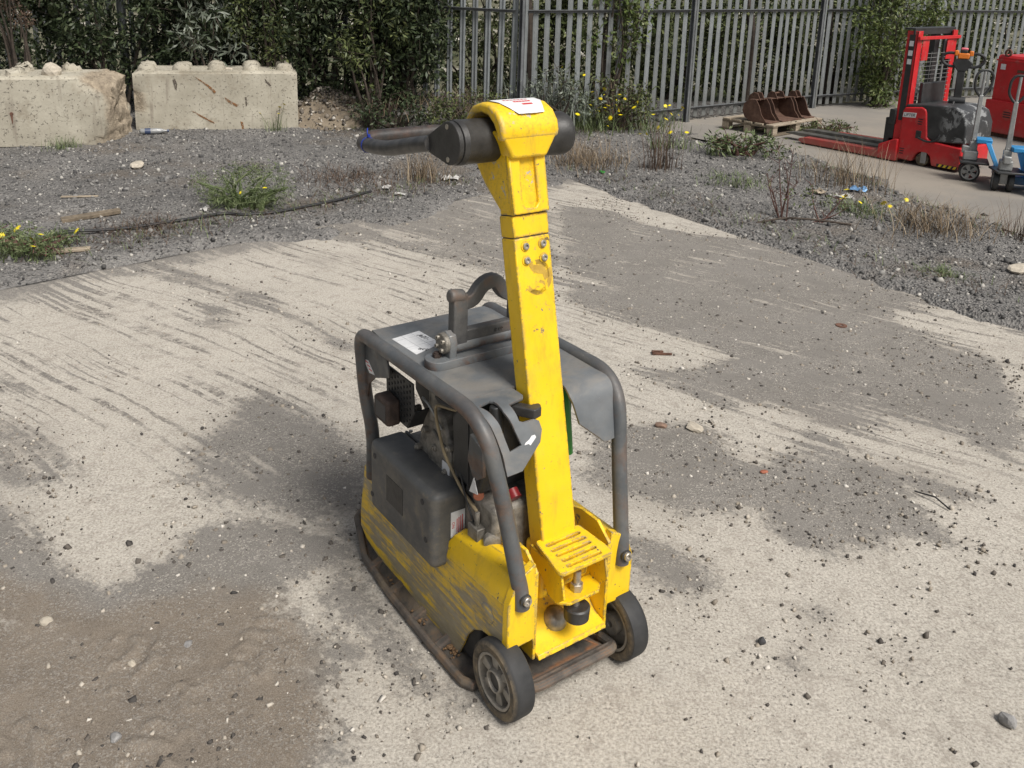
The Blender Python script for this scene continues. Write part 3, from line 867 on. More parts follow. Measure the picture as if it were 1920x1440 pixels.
# ------------------------------------------------------------------ loose stones
OCT_V = np.array([(1, 0, 0), (-1, 0, 0), (0, 1, 0), (0, -1, 0), (0, 0, 1), (0, 0, -1)], float)
OCT_F = np.array([(0, 2, 4), (2, 1, 4), (1, 3, 4), (3, 0, 4), (2, 0, 5), (1, 2, 5), (3, 1, 5), (0, 3, 5)])
def rand_rot(n, r):
    q = r.normal(size=(n, 4)); q /= np.linalg.norm(q, axis=1)[:, None]
    w, x, y, z = q.T
    return np.stack([np.stack([1 - 2 * (y * y + z * z), 2 * (x * y - z * w), 2 * (x * z + y * w)], -1),
                     np.stack([2 * (x * y + z * w), 1 - 2 * (x * x + z * z), 2 * (y * z - x * w)], -1),
                     np.stack([2 * (x * z - y * w), 2 * (y * z + x * w), 1 - 2 * (x * x + y * y)], -1)], 1)
def pebbles(name, P, size, mat, seed, parent=None):
    r = np.random.default_rng(seed)
    n = len(P)
    # cube-like stones with jittered corners look more broken than octahedra
    cv = np.array([(x, y, z) for x in (-1, 1) for y in (-1, 1) for z in (-1, 1)], float)
    cf = np.array([(0, 1, 3, 2), (4, 6, 7, 5), (0, 4, 5, 1), (2, 3, 7, 6), (0, 2, 6, 4), (1, 5, 7, 3)])
    V = cv[None] * (1 + r.uniform(-0.42, 0.25, (n, 8, 3)))
    V *= np.stack([np.ones(n), r.uniform(0.6, 1, n), r.uniform(0.35, 0.8, n)], -1)[:, None, :] * size[:, None, None] * 0.5
    Rm = rand_rot(n, r)
    V = np.einsum('nij,nkj->nki', Rm, V) + P[:, None, :]
    F = (cf[None] + (np.arange(n) * 8)[:, None, None]).reshape(-1, 4)
    me = np_mesh(name, V.reshape(-1, 3), F)
    return link(name, me, mat, parent)
def scatter_stones():
    r = np.random.default_rng(3)
    P = np.c_[r.uniform(-7.5, 5.5, 90000), 4.2 + 9 * r.random(90000) ** 1.15]
    uv = slab_uv(P); off = np.minimum(uv[:, 0], uv[:, 1])
    w = P[:, 0] / P[:, 1]
    keep = (off < 0.04 + np.where(uv[:, 1] < uv[:, 0], 0.9, 0.25) * r.random(len(P)) ** 3) & (sdist(P, YARD) < 0.02 + 0.4 * r.random(len(P)) ** 3) & (w > -0.75) & (w < 0.75)
    P = P[keep][:34000]
    size = np.clip(r.lognormal(math.log(0.012), 0.5, len(P)), 0.005, 0.048)
    z = gheight(P) + size * 0.12
    kind(pebbles('gravel_stones', np.c_[P, z], size, 'stone_dark', 5), 'stuff')
    # grit on the slab: thicker where dirt lies
    P = np.c_[r.uniform(-3.2, 3.4, 105000), 1.4 + 6.8 * r.random(105000) ** 1.4]
    uv = slab_uv(P); off = np.minimum(uv[:, 0], uv[:, 1])
    d = np.zeros(len(P))
    for a, poly in DIRT:
        d = np.maximum(d, a * sstep(sdist(P, poly), -0.15, 0.12))
    w = np.abs(P[:, 0]) / P[:, 1]
    d *= 1 - 0.35 * sstep(sdist(P, SOIL), -0.1, 0.2)
    keep = (off > 0.03) & (w < 0.72) & (r.random(len(P)) < 0.05 + 0.75 * d)
    P = P[keep]
    size = np.clip(r.lognormal(math.log(0.0048), 0.55, len(P)), 0.0022, 0.020)
    z = 0.001 + size * 0.10
    kind(pebbles('slab_grit', np.c_[P, z], size, 'stone_mixed', 6), 'stuff')
    P = np.c_[r.uniform(-2.5, 2.5, 240), 1.4 + 6.0 * r.random(240) ** 1.3]
    uv = slab_uv(P); P = P[np.minimum(uv[:, 0], uv[:, 1]) > 0.05]
    size = np.clip(r.lognormal(math.log(0.009), 0.4, len(P)), 0.005, 0.022)
    kind(pebbles('slab_pebbles', np.c_[P, 0.001 + size * 0.10], size, 'stone_mixed', 8), 'stuff')
scatter_stones()
# ------------------------------------------------------------------ plate compactor
def side_attr(o, fn):
    me = o.data
    a = me.attributes.new('side', 'FLOAT', 'POINT')
    a.data.foreach_set('value', np.array([fn(v.co) for v in me.vertices], dtype=np.float32))

def hexnut(mb, p, axis, r, h):
    p = Vector(p); a = Vector(axis).normalized()
    return mb.tube([p, p + a * h], r, 6)

def cap_screw(name, p, axis, r, h, parent):
    """round socket-head screw: a ring with a hollow"""
    a = Vector(axis).normalized()
    m = frame(p, a, a.orthogonal())
    b = MB()
    b.lathe([(0, r), (h * 0.85, r), (h, r * 0.88), (h, r * 0.52), (h * 0.45, r * 0.5)], 16, m)
    return b.build(name, 'bolt_steel', parent)

def build_compactor():
    T = thing('plate_compactor', 'yellow and grey reversible plate compactor with upright yellow drawbar on a concrete slab', 'compactor',
              (0.2098, 2.0995, 0), R(35))
    S2 = (-1, 1)
    # ---------------- base plate
    out = [(-0.15, -0.045), (-0.155, 0.085), (-0.245, 0.088), (-0.262, 0.12), (-0.266, 0.30), (-0.262, 0.55), (-0.245, 0.76), (-0.205, 0.90), (-0.16, 0.93)]
    out = out + [(-x, y) for x, y in reversed(out)]
    def zrise(y):
        return 0.012 + 0.07 * sstep(np.array([y]), 0.78, 0.95)[0] + 0.05 * sstep(np.array([-y]), -0.06, 0.04)[0]
    b = MB()
    n = len(out)
    def ring(s, dz):
        return [(x * s, (y - 0.44) * (1 - (1 - s) * 0.55) + 0.44, zrise(y) + dz) for x, y in out]
    # floor with a raised rounded rim
    rings = [ring(0.915, 0.0), ring(0.93, 0.016), ring(0.945, 0.020), ring(0.985, 0.018), ring(1.0, 0.006), ring(0.985, -0.008), ring(0.95, -0.012), ring(0.6, -0.012)]
    V = [v for rg in rings for v in rg]; F = []
    for i in range(len(rings) - 1):
        for k in range(n):
            k2 = (k + 1) % n
            F.append((i * n + k, i * n + k2, (i + 1) * n + k2, (i + 1) * n + k))
    F.append(tuple(range(n)))
    F.append(tuple((len(rings) - 1) * n + k for k in range(n - 1, -1, -1)))
    b.add(V, F)
    base = b.build('base_plate', 'base_iron', T, 0.002, 2, 24)
    b = MB()
    for s in S2:                                   # webs between rim and body
        for y in (0.27, 0.41, 0.55, 0.69):
            b = MB()
            b.hexa([(s * 0.17, y - 0.026, 0.008), (s * 0.250, y - 0.022, 0.008), (s * 0.250, y + 0.022, 0.008), (s * 0.17, y + 0.026, 0.008)],
                   [(s * 0.17, y - 0.012, 0.060), (s * 0.250, y - 0.012, 0.030), (s * 0.250, y + 0.012, 0.030), (s * 0.17, y + 0.012, 0.060)])
            b.build('web', 'base_iron', base, 0.003)
    b = MB(); b.tube(fillet([(-0.15, 0.02, 0.055), (-0.145, -0.048, 0.072), (0.145, -0.048, 0.072), (0.15, 0.02, 0.055)], 0.03), 0.014, 10)
    b.build('rear_bar', 'base_iron', base)
    # crumbs of soil in the tray
    r = np.random.default_rng(31)
    for cx, cy in ((-0.215, 0.24), (-0.222, 0.40), (-0.215, 0.58), (0.02, 0.03)):
        P = np.c_[cx + r.normal(0, 0.010, 60), cy + r.normal(0, 0.018, 60), 0.016 + r.random(60) * 0.012]
        kind(pebbles('soil_crumbs', P, np.clip(r.lognormal(math.log(0.006), 0.5, 60), 0.003, 0.018), 'soil_orange', 32, base), 'stuff')
    # ---------------- body: two side pressings with arch and fender, front and inner walls
    for s in S2:
        prof = [(-0.012, 0.196), (0.05, 0.190), (0.10, 0.180), (0.14, 0.155), (0.172, 0.115), (0.192, 0.07), (0.215, 0.024), (0.60, 0.020),
                (0.66, 0.030), (0.79, 0.055), (0.835, 0.085), (0.835, 0.14), (0.80, 0.33), (0.74, 0.335), (0.32, 0.25), (0.315, 0.30), (-0.008, 0.328)]
        b = MB()
        x0, x1 = s * 0.21, s * 0.20
        b.prism(prof, 0, x0, x1)
        sp = b.build('side_panel', 'yellow_scraped', T, 0.0025)
        # fender
        b = MB()
        A = [(s * 0.2095, 0.316, 0.240), (s * 0.2095, 0.316, 0.303), (s * 0.198, 0.268, 0.372), (s * 0.165, 0.262, 0.388), (s * 0.13, 0.225, 0.388), (s * 0.13, 0.225, 0.24)]
        B = [(s * 0.2095, -0.012, 0.20), (s * 0.2095, -0.010, 0.328), (s * 0.182, 0.004, 0.395), (s * 0.150, 0.008, 0.412), (s * 0.13, 0.010, 0.412), (s * 0.13, -0.012, 0.20)]
        b.add(A + B, [tuple(range(5, -1, -1)), tuple(range(6, 12))] + [(i, (i + 1) % 6, 6 + (i + 1) % 6, 6 + i) for i in range(6)])
        b.build('fender', 'yellow_scraped', T, 0.0035, 2, 18)
        # rear face pressing with the tube seat
        b = MB()
        b.prism([(s * 0.212, 0.196), (s * 0.212, 0.332), (s * 0.185, 0.400), (s * 0.128, 0.43), (s * 0.118, 0.14), (s * 0.13, 0.20)], 1, -0.020, 0.006)
        b.build('rear_panel', 'yellow_paint', T, 0.003)
        b = MB()
        b.prism([(-0.02, 0.135), (0.15, 0.135), (0.22, 0.30), (0.22, 0.40), (0.10, 0.44), (0.03, 0.44), (-0.02, 0.40)], 0, s * 0.118, s * 0.128)
        b.build('inner_wall', 'yellow_paint', T, 0.002)
        b = MB(); b.lathe([(0, 0.026), (0.002, 0.030), (0.004, 0.026)], 24, frame((s * 0.2085, 0.076, 0.252), (s, 0, 0), (0, 1, 0)))
        b.build('cover_disc', 'yellow_scraped', T)
        # yellow rail beside the engine, seen right of the drawbar
        b = MB()
        b.box(min(s * 0.10, s * 0.205), max(s * 0.10, s * 0.205), 0.22, 0.80, 0.30 if s > 0 else 0.20, 0.335 if s > 0 else 0.25)
        b.build('rail', 'yellow_paint', T, 0.006)
    b = MB(); b.prism([(0.80, 0.06), (0.84, 0.09), (0.84, 0.14), (0.80, 0.335), (0.77, 0.335), (0.79, 0.09)], 0, -0.2, 0.2)
    b.build('front_panel', 'yellow_paint', T, 0.003)
    b = MB(); b.box(-0.199, 0.199, 0.12, 0.79, 0.03, 0.20)
    b.build('exciter_housing', 'dark_interior', T, 0.01)
    # sloping rear plate between the fenders
    b = MB(); b.prism([(-0.035, 0.138), (-0.03, 0.150), (0.02, 0.165), (0.10, 0.245), (0.12, 0.30), (0.13, 0.30), (0.11, 0.235), (0.03, 0.150)], 0, -0.117, 0.117)
    b.build('rear_plate', 'yellow_paint', T, 0.002)
    b = MB(); b.lathe([(0, 0.036), (0.012, 0.033), (0.022, 0.024), (0.026, 0.012)], 24, frame((-0.012, 0.035, 0.178), (0, -0.55, 0.83), (1, 0, 0)))
    b.build('worn_dome', 'worn_dome', T)
    # transverse axle tube
    b = MB(); b.cyl((-0.118, 0.10, 0.27), (0.118, 0.10, 0.27), 0.042, 24)
    b.build('axle_tube', 'yellow_paint', T, 0.003)
    # ---------------- wheels
    for s in S2:
        m = Matrix.Translation((s * (0.240 if s < 0 else 0.222), 0, 0.106))  @ (Matrix.Rotation(math.pi if s > 0 else 0, 4, 'Z'))
        b = MB()
        b.lathe([(0.006, 0.074), (0.0, 0.080), (0.0, 0.095), (0.008, 0.1045), (0.016, 0.106), (0.052, 0.106), (0.060, 0.1045), (0.066, 0.095), (0.066, 0.080), (0.060, 0.074)], 56, m, True)
        w = b.build('wheel', 'tyre_rubber', T, 0, 2, 40)
        xo = 0.240 if s < 0 else 0.222
        side_attr(w, lambda c: 1.0 if abs(c.x) > xo - 0.004 or abs(c.x) < xo - 0.065 else 0.0)
        b = MB()
        b.lathe([(0.010, 0.0725), (0.003, 0.0755), (0.003, 0.0815), (0.074, 0.0815), (0.074, 0.074)], 48, m, False)
        rim = MB()
        rim.lathe([(0.004, 0.0675), (0.002, 0.0705), (0.003, 0.075), (0.062, 0.075), (0.062, 0.0675)], 48, m, True)
        ro = rim.build('rim', 'rim_alu', w)
        hb = MB()
        hb.lathe([(0.001, 0.026), (0.001, 0.030), (0.006, 0.032), (0.06, 0.032), (0.06, 0.01), (0.012, 0.01), (0.012, 0.024)], 32, m, True)
        hb.build('hub', 'rim_alu', w)
        hc = MB(); hc.lathe([(0.009, 0.0245), (0.011, 0.0255), (0.03, 0.0255)], 24, m)
        hc.build('hub_cap', 'black_worn', w)
        dk = MB(); dk.lathe([(0.030, 0.0680), (0.036, 0.0680)], 40, m)
        dk.build('rim_web', 'rim_alu', w)
        for k in range(6):
            a = math.pi * 2 * k / 6 + 0.3
            c_, s_ = math.cos(a), math.sin(a)
            pts = []
            for rr, hw in ((0.030, 0.0095), (0.068, 0.015)):
                for q in (-hw, hw):
                    pts.append((rr * c_ - q * s_, rr * s_ + q * c_))
            sp = MB()
            quad = [pts[0], pts[1], pts[3], pts[2]]
            sp.hexa([m @ Vector((0.012, y, z)) for y, z in quad], [m @ Vector((0.034, y, z)) for y, z in quad])
            sp.build('spoke', 'rim_alu', w, 0.002)
    # ---------------- hoop frames
    for s in S2:
        path = fillet([(s * 0.170, -0.020, 0.318), (s * 0.172, -0.016, 0.36), (s * 0.195, 0.042, 0.60), (s * 0.226, 0.098, 0.815),
                       (s * 0.232, 0.775, 0.806), (s * 0.222, 0.765, 0.60), (s * 0.205, 0.745, 0.47), (s * 0.198, 0.765, 0.30)],
                      [0, 0.03, 0.08, 0.13, 0.05, 0.07, 0.07, 0], 9)
        b = MB(); b.tube(path, 0.0215, 18)
        h = b.build('hoop_frame', 'frame_grey', T, 0, 2, 60)
        m_ = frame((s * 0.171, -0.036, 0.350), (0, -1, 0.1), (1, 0, 0))
        b = MB(); b.lathe([(-0.004, 0.0165), (0.004, 0.0165), (0.0045, 0.012)], 24, m_)
        b.build('washer', 'washer_dark', h)
        cap_screw('bolt', (s * 0.171, -0.040, 0.350), (0, -1, 0.1), 0.0125, 0.009, h)
        # front gusset
        g = plate('gusset', [(0.83, 0.735), (0.795, 0.60), (0.765, 0.585), (0.748, 0.65), (0.71, 0.685), (0.615, 0.722), (0.63, 0.775), (0.80, 0.775)], [], 'frame_grey', T,
                  Matrix(((0, 0, 1, s * 0.2225), (1, 0, 0, -0.018), (0, 1, 0, 0), (0, 0, 0, 1))), 0.005)
        # weld stub on the leg
        b = MB(); b.tube([(s * 0.200, 0.070, 0.625), (s * 0.207, 0.078, 0.675)], 0.009, 8)
        b.build('weld_lug', 'frame_grey', h)
    # warning label on the left gusset
    lm = frame((-0.2262, 0.722, 0.706), (0, -1, 0), (0, 0.02, 1))
    lb = plate('label', [(-0.045, 0.014), (-0.010, 0.020), (0.032, -0.012), (-0.002, -0.018)], [], 'label_white', T, lm, 0.0012, 0)
    for k in range(3):
        q = MB(); x = -0.028 + k * 0.012
        q.box(x, x + 0.020, 0.0115 - k * 0.009, 0.0145 - k * 0.009, 0.0008, 0.0013, lm)
        q.build('print_line', 'print_red', lb)
    # ---------------- top cover plate
    tp = plate('top_cover', [(-0.205, 0.745), (0.205, 0.745), (0.215, 0.70), (0.215, 0.2005), (0.0625, 0.2005), (-0.066, 0.2005), (-0.215, 0.2005), (-0.215, 0.25), (-0.203, 0.25), (-0.203, 0.375), (-0.215, 0.375), (-0.215, 0.47), (-0.205, 0.47), (-0.205, 0.615), (-0.215, 0.615)], [], 'cover_grey', T,
               Matrix.Translation((0, 0, 0.813)), 0.006, 0.001)
    # rear skirts of the cover, bent down over the engine: flat patterns (x, s) rolled round the bend
    BR_, BP_ = 0.06, R(72)
    def roll(s_):
        if s_ < 0.05: return (0.20 - s_, 0.813), (0.0, 1.0)
        if s_ < 0.05 + BR_ * BP_:
            a = (s_ - 0.05) / BR_; return (0.15 - BR_ * math.sin(a), 0.813 - BR_ * (1 - math.cos(a))), (-math.sin(a), math.cos(a))
        q_ = s_ - 0.05 - BR_ * BP_
        return (0.15 - BR_ * math.sin(BP_) - math.cos(BP_) * q_, 0.813 - BR_ * (1 - math.cos(BP_)) - math.sin(BP_) * q_), (-math.sin(BP_), math.cos(BP_))
    def bent(name, outline, holes, thick=0.006, lift=0.0, mat='cover_grey'):
        o = plate(name, outline, holes, mat, T, Matrix.Identity(4), thick, 0.0008 if thick > 0.002 else 0)
        bm = bmesh.new(); bm.from_mesh(o.data)
        for sv in np.linspace(0.045, 0.13, 12):
            bmesh.ops.bisect_plane(bm, geom=bm.verts[:] + bm.edges[:] + bm.faces[:], plane_co=(0, sv, 0), plane_no=(0, 1, 0))
        for v in bm.verts:
            (y_, z_), (ny, nz_) = roll(v.co.y); t_ = v.co.z + lift
            v.co = (v.co.x, y_ + ny * t_, z_ + nz_ * t_)
        bmesh.ops.recalc_face_normals(bm, faces=bm.faces)
        bm.to_mesh(o.data); bm.free()
        o.data.polygons.foreach_set('use_smooth', np.ones(len(o.data.polygons), bool)); o.data.set_sharp_from_angle(angle=R(25))
        return o
    bent('wing', [(0.062, 0.0), (0.064, 0.056), (0.060, 0.098), (0.069, 0.148), (0.074, 0.174), (0.148, 0.240), (0.186, 0.240), (0.205, 0.205), (0.214, 0.125), (0.214, 0.0)], [])
    bent('rear_bracket', [(-0.214, 0.0), (-0.214, 0.06), (-0.207, 0.092), (-0.192, 0.140), (-0.180, 0.190), (-0.176, 0.245), (-0.129, 0.243), (-0.062, 0.186), (-0.051, 0.156), (-0.056, 0.132), (-0.070, 0.124), (-0.105, 0.124), (-0.117, 0.118), (-0.124, 0.070), (-0.074, 0.062), (-0.066, 0.05), (-0.066, 0.0)],
         [[(-0.201, 0.050), (-0.190, 0.040), (-0.160, 0.032), (-0.152, 0.040), (-0.150, 0.086), (-0.119, 0.180), (-0.158, 0.188), (-0.167, 0.154), (-0.176, 0.114), (-0.190, 0.074)]])
    bent('label_scrap', [(-0.112, 0.181), (-0.108, 0.176), (-0.094, 0.170), (-0.086, 0.163), (-0.076, 0.163), (-0.073, 0.170), (-0.083, 0.178), (-0.094, 0.186), (-0.099, 0.181)], [], 0.001, 0.0045, 'label_white')
    # dark hollow behind the window: choke lever
    b = MB(); b.tube(fillet([(-0.140, 0.155, 0.69), (-0.148, 0.150, 0.74), (-0.152, 0.152, 0.806)], 0.02), [0.014, 0.017, 0.019, 0.020, 0.0205, 0.0205, 0.020, 0.019, 0.014], 14)
    b.build('choke_lever', 'black_plastic', T, 0.002)
    # rubber hook catching the drawbar
    b = MB(); b.prism([(-0.112, 0.150), (-0.090, 0.165), (-0.058, 0.122), (-0.038, 0.120), (-0.034, 0.112), (-0.044, 0.094), (-0.070, 0.088)], 2, 0.772, 0.800)
    b.build('rubber_catch', 'black_worn', T, 0.004, 3)
    # inspection card on the cover
    cmx = frame((-0.131, 0.594, 0.8172), (1, 0.06, 0), (-0.02, 1, 0))
    card = plate('card', [(-0.052, 0.062), (0.050, 0.070), (0.052, -0.046), (-0.052, -0.074)], [], 'label_white', T, cmx, 0.0012, 0)
    for (x0, x1, y0, y1) in ((-0.050, 0.050, 0.040, 0.0408), (0.018, 0.0188, -0.045, 0.066), (-0.018, -0.0172, -0.06, 0.064), (-0.05, 0.05, -0.020, -0.0192)):
        q = MB(); q.box(x0, x1, y0, y1, 0.0006, 0.0010, cmx); q.build('print_line', 'print_grey', card)
    text('writing', 'A01-', 0.024, 'print_black', card, cmx @ Matrix.Translation((0.034, 0.022, 0.0011)) @ Matrix.Rotation(R(-82), 4, 'Z'), 0.0002, 0.3)
    text('writing', 'act', 0.024, 'print_black', card, cmx @ Matrix.Translation((-0.016, -0.052, 0.0011)) @ Matrix.Rotation(R(-50), 4, 'Z'), 0.0002, 0.3)
    # ---------------- lifting yoke
    ly = 0.42
    bp = plate('lifting_base', rrect(0.40, 0.072, 0.034, 6, 0, ly), [], 'lift_grey', T, Matrix.Translation((0, 0, 0.829)), 0.022, 0.002)
    for s in S2:
        b = MB()
        b.prism([(ly - 0.024, 0.835), (ly + 0.024, 0.835), (ly + 0.030, 0.885), (ly + 0.022, 0.908), (ly, 0.917), (ly - 0.022, 0.908), (ly - 0.030, 0.885)], 0, s * 0.118, s * 0.142)
        lug = b.build('lug', 'lift_grey', bp, 0.003)
        mm_ = frame((s * 0.142, ly, 0.882), (s, 0, 0), (0, 1, 0))
        b = MB(); b.lathe([(0, 0.030), (0.012, 0.030), (0.014, 0.028)], 28, mm_)
        disc = b.build('end_disc', 'casting', lug)
        for k in range(4):
            a = k * math.pi / 2 + 0.6
            cap_screw('bolt', mm_ @ Vector((0.014, 0.0195 * math.cos(a), 0.0195 * math.sin(a))), (s, 0, 0), 0.0065, 0.008, disc)
        b = MB(); b.tube([(s * 0.165, ly + 0.005, 0.838), (s * 0.165, ly + 0.005, 0.853)], 0.013, 6); b.tube([(s * 0.165, ly + 0.005, 0.838), (s * 0.165, ly + 0.005, 0.857)], 0.009, 12)
        b.build('nut', 'exhaust_rust', bp)
    b = MB(); b.cyl((-0.118, ly, 0.866), (0.118, ly, 0.866), 0.0195, 20)
    b.build('shaft', 'lift_grey', T)
    # yoke: two posts, a lower bar and an arched top
    yk = MB()
    def bar(p, w, t_=0.016):
        pts = fillet(p, 0.02, 3)
        # rectangular section swept in the x-z plane
        V = []; N = len(pts)
        for i, q in enumerate(pts):
            d = (pts[min(i + 1, N - 1)] - pts[max(i - 1, 0)]).normalized()
            nrm = Vector((-d.z, 0, d.x))
            for a_, c_ in ((1, 1), (1, -1), (-1, -1), (-1, 1)):
                V.append(q + nrm * w / 2 * a_ + Vector((0, t_ * c_, 0)))
        F = [(0, 1, 2, 3), tuple(4 * (N - 1) + k for k in (3, 2, 1, 0))]
        for i in range(N - 1):
            for k in range(4):
                k2 = (k + 1) % 4
                F.append((4 * i + k, 4 * (i + 1) + k, 4 * (i + 1) + k2, 4 * i + k2))
        yk.add(V, F)
    for s in S2:
        bar([(s * 0.101, ly, 0.868), (s * 0.100, ly, 0.93), (s * 0.100, ly, 1.020)], 0.046, 0.017)
        yk.lathe([(-0.022, 0.014), (-0.016, 0.020), (0.022, 0.020), (0.028, 0.015)], 16, frame((s * 0.104, ly, 1.014), (s, 0, 0.15), (0, 1, 0)))
    bar([(-0.082, ly, 0.895), (0.082, ly, 0.895)], 0.034, 0.015)
    bar([(-0.100, ly, 0.993), (-0.055, ly, 0.992), (-0.022, ly, 1.036), (0.022, ly, 1.045), (0.055, ly, 0.992), (0.100, ly, 0.993)], 0.040, 0.015)
    yk.build('lifting_yoke', 'yoke_iron', T, 0.005, 2)
    text('cast_mark', 'B 02', 0.016, 'yoke_iron', T, frame((0.03, ly - 0.0165, 0.8935), (1, 0, 0), (0, 0, 1)), 0.0016)
    # ---------------- engine
    b = MB(); b.box(-0.255, -0.135, 0.285, 0.675, 0.262, 0.498)
    gd = b.build('belt_guard', 'guard_grey', T, 0.022, 4)
    for y, z in ((0.636, 0.455), (0.655, 0.315), (0.345, 0.455), (0.325, 0.345)):
        b = MB(); b.lathe([(0, 0.0), (0.0004, 0.0088), (0.0012, 0.0088)], 14, frame((-0.2556, y, z), (-1, 0, 0), (0, 1, 0)))
        b.build('screw_hole', 'print_black', gd)
    b = MB(); b.box(-0.2562, -0.2552, 0.46, 0.56, 0.345, 0.43); b.build('sticker_patch', 'black_worn', gd, 0.0)
    b = MB(); b.box(-0.134, -0.124, 0.29, 0.67, 0.27, 0.49); b.build('guard_flange', 'guard_grey', gd, 0.004)
    lm = frame((-0.178, 0.2842, 0.388), (0, 0, 1), (-1, 0, 0))
    lb = plate('label', [(-0.035, -0.026), (0.045, -0.026), (0.045, 0.020), (-0.035, 0.020)], [], 'label_white', gd, lm, 0.0014, 0)
    for k in range(4):
        q = MB(); q.box(-0.025 + 0.004 * (k % 2), 0.030 - 0.003 * k, -0.019 + k * 0.006, -0.0165 + k * 0.006, 0.0008, 0.0013, lm)
        q.build('print_line', 'print_red', lb)
    text('writing', 'NO', 0.013, 'print_red', lb, lm @ Matrix.Translation((0.004, 0.012, 0.0011)), 0.0002)
    b = MB(); b.box(-0.115, 0.12, 0.22, 0.70, 0.20, 0.46); b.build('crankcase', 'casting', T, 0.012, 3)
    b = MB()
    b.prism([(0.34, 0.44), (0.55, 0.44), (0.555, 0.52), (0.53, 0.60), (0.50, 0.66), (0.42, 0.66), (0.39, 0.60), (0.33, 0.54)], 0, -0.150, 0.08)
    cy = b.build('cylinder_block', 'casting', T, 0.012, 3)
    b = MB(); b.cyl((-0.125, 0.475, 0.62), (-0.125, 0.475, 0.76), 0.030, 18); b.build('rocker_tube', 'casting', cy, 0.003)
    for y, z in ((0.545, 0.63), (0.50, 0.58), (0.44, 0.55), (0.54, 0.505), (0.38, 0.50), (0.36, 0.585)):
        b = MB(); b.cyl((-0.148, y, z), (-0.166, y, z), 0.0105, 12); b.build('boss', 'casting', cy, 0.002)
        cap_screw('bolt', (-0.166, y, z), (-1, 0, 0), 0.006, 0.004, cy)
    b = MB(); b.prism([(0.34, 0.475), (0.47, 0.475), (0.50, 0.545), (0.46, 0.60), (0.41, 0.575), (0.36, 0.575)], 0, -0.158, -0.148); b.build('valve_cover', 'casting', cy, 0.004)
    # muffler guard: perforated
    hs_ = []
    for i in range(8):
        for j in range(8):
            y = 0.515 + i * 0.0185; z = 0.595 + j * 0.0185 + (i % 2) * 0.009
            if (y - 0.50) + (z - 0.59) < 0.035 or abs(y - 0.61) + abs(z - 0.625) < 0.035: continue
            if z > 0.725 or y > 0.65: continue
            hs_.append([(y + 0.0052 * math.cos(a), z + 0.0068 * math.sin(a)) for a in np.linspace(0, 2 * math.pi, 7)[:-1]])
    mg = plate('muffler_guard', [(0.665, 0.735), (0.50, 0.735), (0.492, 0.65), (0.535, 0.582), (0.60, 0.582), (0.66, 0.63)], hs_, 'black_plastic', T,
               Matrix(((0, 0, 1, -0.198), (1, 0, 0, 0), (0, 1, 0, 0), (0, 0, 0, 1))), 0.004, 0.0005)
    b = MB(); b.prism([(0.665, 0.735), (0.50, 0.735), (0.492, 0.65), (0.535, 0.582), (0.60, 0.582), (0.66, 0.63)], 0, -0.10, -0.10 + 0.003)
    b.prism([(0.488, 0.65), (0.531, 0.580), (0.535, 0.583), (0.492, 0.652)], 0, -0.199, -0.10); b.prism([(0.531, 0.580), (0.60, 0.580), (0.60, 0.583), (0.535, 0.583)], 0, -0.199, -0.10)
    b.build('guard_back', 'black_plastic', mg)
    b = MB(); b.prism([(0.57, 0.575), (0.66, 0.575), (0.665, 0.645), (0.64, 0.66), (0.575, 0.655)], 0, -0.245, -0.2)
    b.build('exhaust_outlet', 'exhaust_rust', T, 0.008, 2)
    b = MB(); b.box(-0.2455, -0.2448, 0.585, 0.648, 0.588, 0.640); b.build('exhaust_mouth', 'print_black', T)
    # black air box and tank behind the rear leg
    b = MB(); b.prism([(0.20, 0.52), (0.33, 0.52), (0.345, 0.70), (0.30, 0.745), (0.19, 0.745), (0.17, 0.62)], 0, -0.165, 0.02)
    b.build('air_box', 'black_plastic', T, 0.012, 3)
    b = MB(); b.prism([(0.245, 0.52), (0.252, 0.52), (0.262, 0.745), (0.255, 0.745)], 0, -0.168, -0.164); b.build('air_box_rib', 'black_plastic', T)
    b = MB(); b.prism([(0.165, 0.68), (0.225, 0.70), (0.235, 0.62), (0.20, 0.57), (0.16, 0.60)], 0, -0.180, -0.168)
    b.build('side_shield', 'frame_grey', T, 0.002)
    b = MB(); b.box(-0.02, 0.16, 0.20, 0.38, 0.56, 0.77); b.build('fuel_tank', 'black_plastic', T, 0.025, 4)
    b = MB(); b.prism([(0.175, 0.545), (0.215, 0.535), (0.195, 0.585)], 0, -0.185, -0.182); b.build('warning_triangle', 'label_white', T)
    b = MB(); b.cyl((-0.16, 0.205, 0.515), (-0.12, 0.275, 0.515), 0.015, 14); b.build('drain_plug', 'copper_red', T, 0.003)
    b = MB(); b.box(-0.15, 0.10, 0.14, 0.30, 0.24, 0.50); b.build('pump_block', 'casting', T, 0.015, 3)
    b = MB(); b.box(-0.175, -0.13, 0.185, 0.235, 0.375, 0.425); b.cyl((-0.160, 0.21, 0.42), (-0.160, 0.21, 0.465), 0.008, 10); b.build('cable_clamp', 'casting', T, 0.005)
    b = MB(); b.lathe([(0, 0.025), (0.02, 0.025), (0.024, 0.018)], 20, frame((-0.14, 0.165, 0.40), (-0.5, -1, 0), (1, 0, 0))); b.build('pump_flange', 'casting', T)
    b = MB(); b.tube(fillet([(-0.15, 0.33, 0.712), (-0.172, 0.42, 0.70), (-0.172, 0.415, 0.66), (-0.172, 0.37, 0.57), (-0.168, 0.28, 0.50), (-0.160, 0.212, 0.465)], 0.03), 0.0045, 8)
    b.build('throttle_cable', 'cable_tan', T)
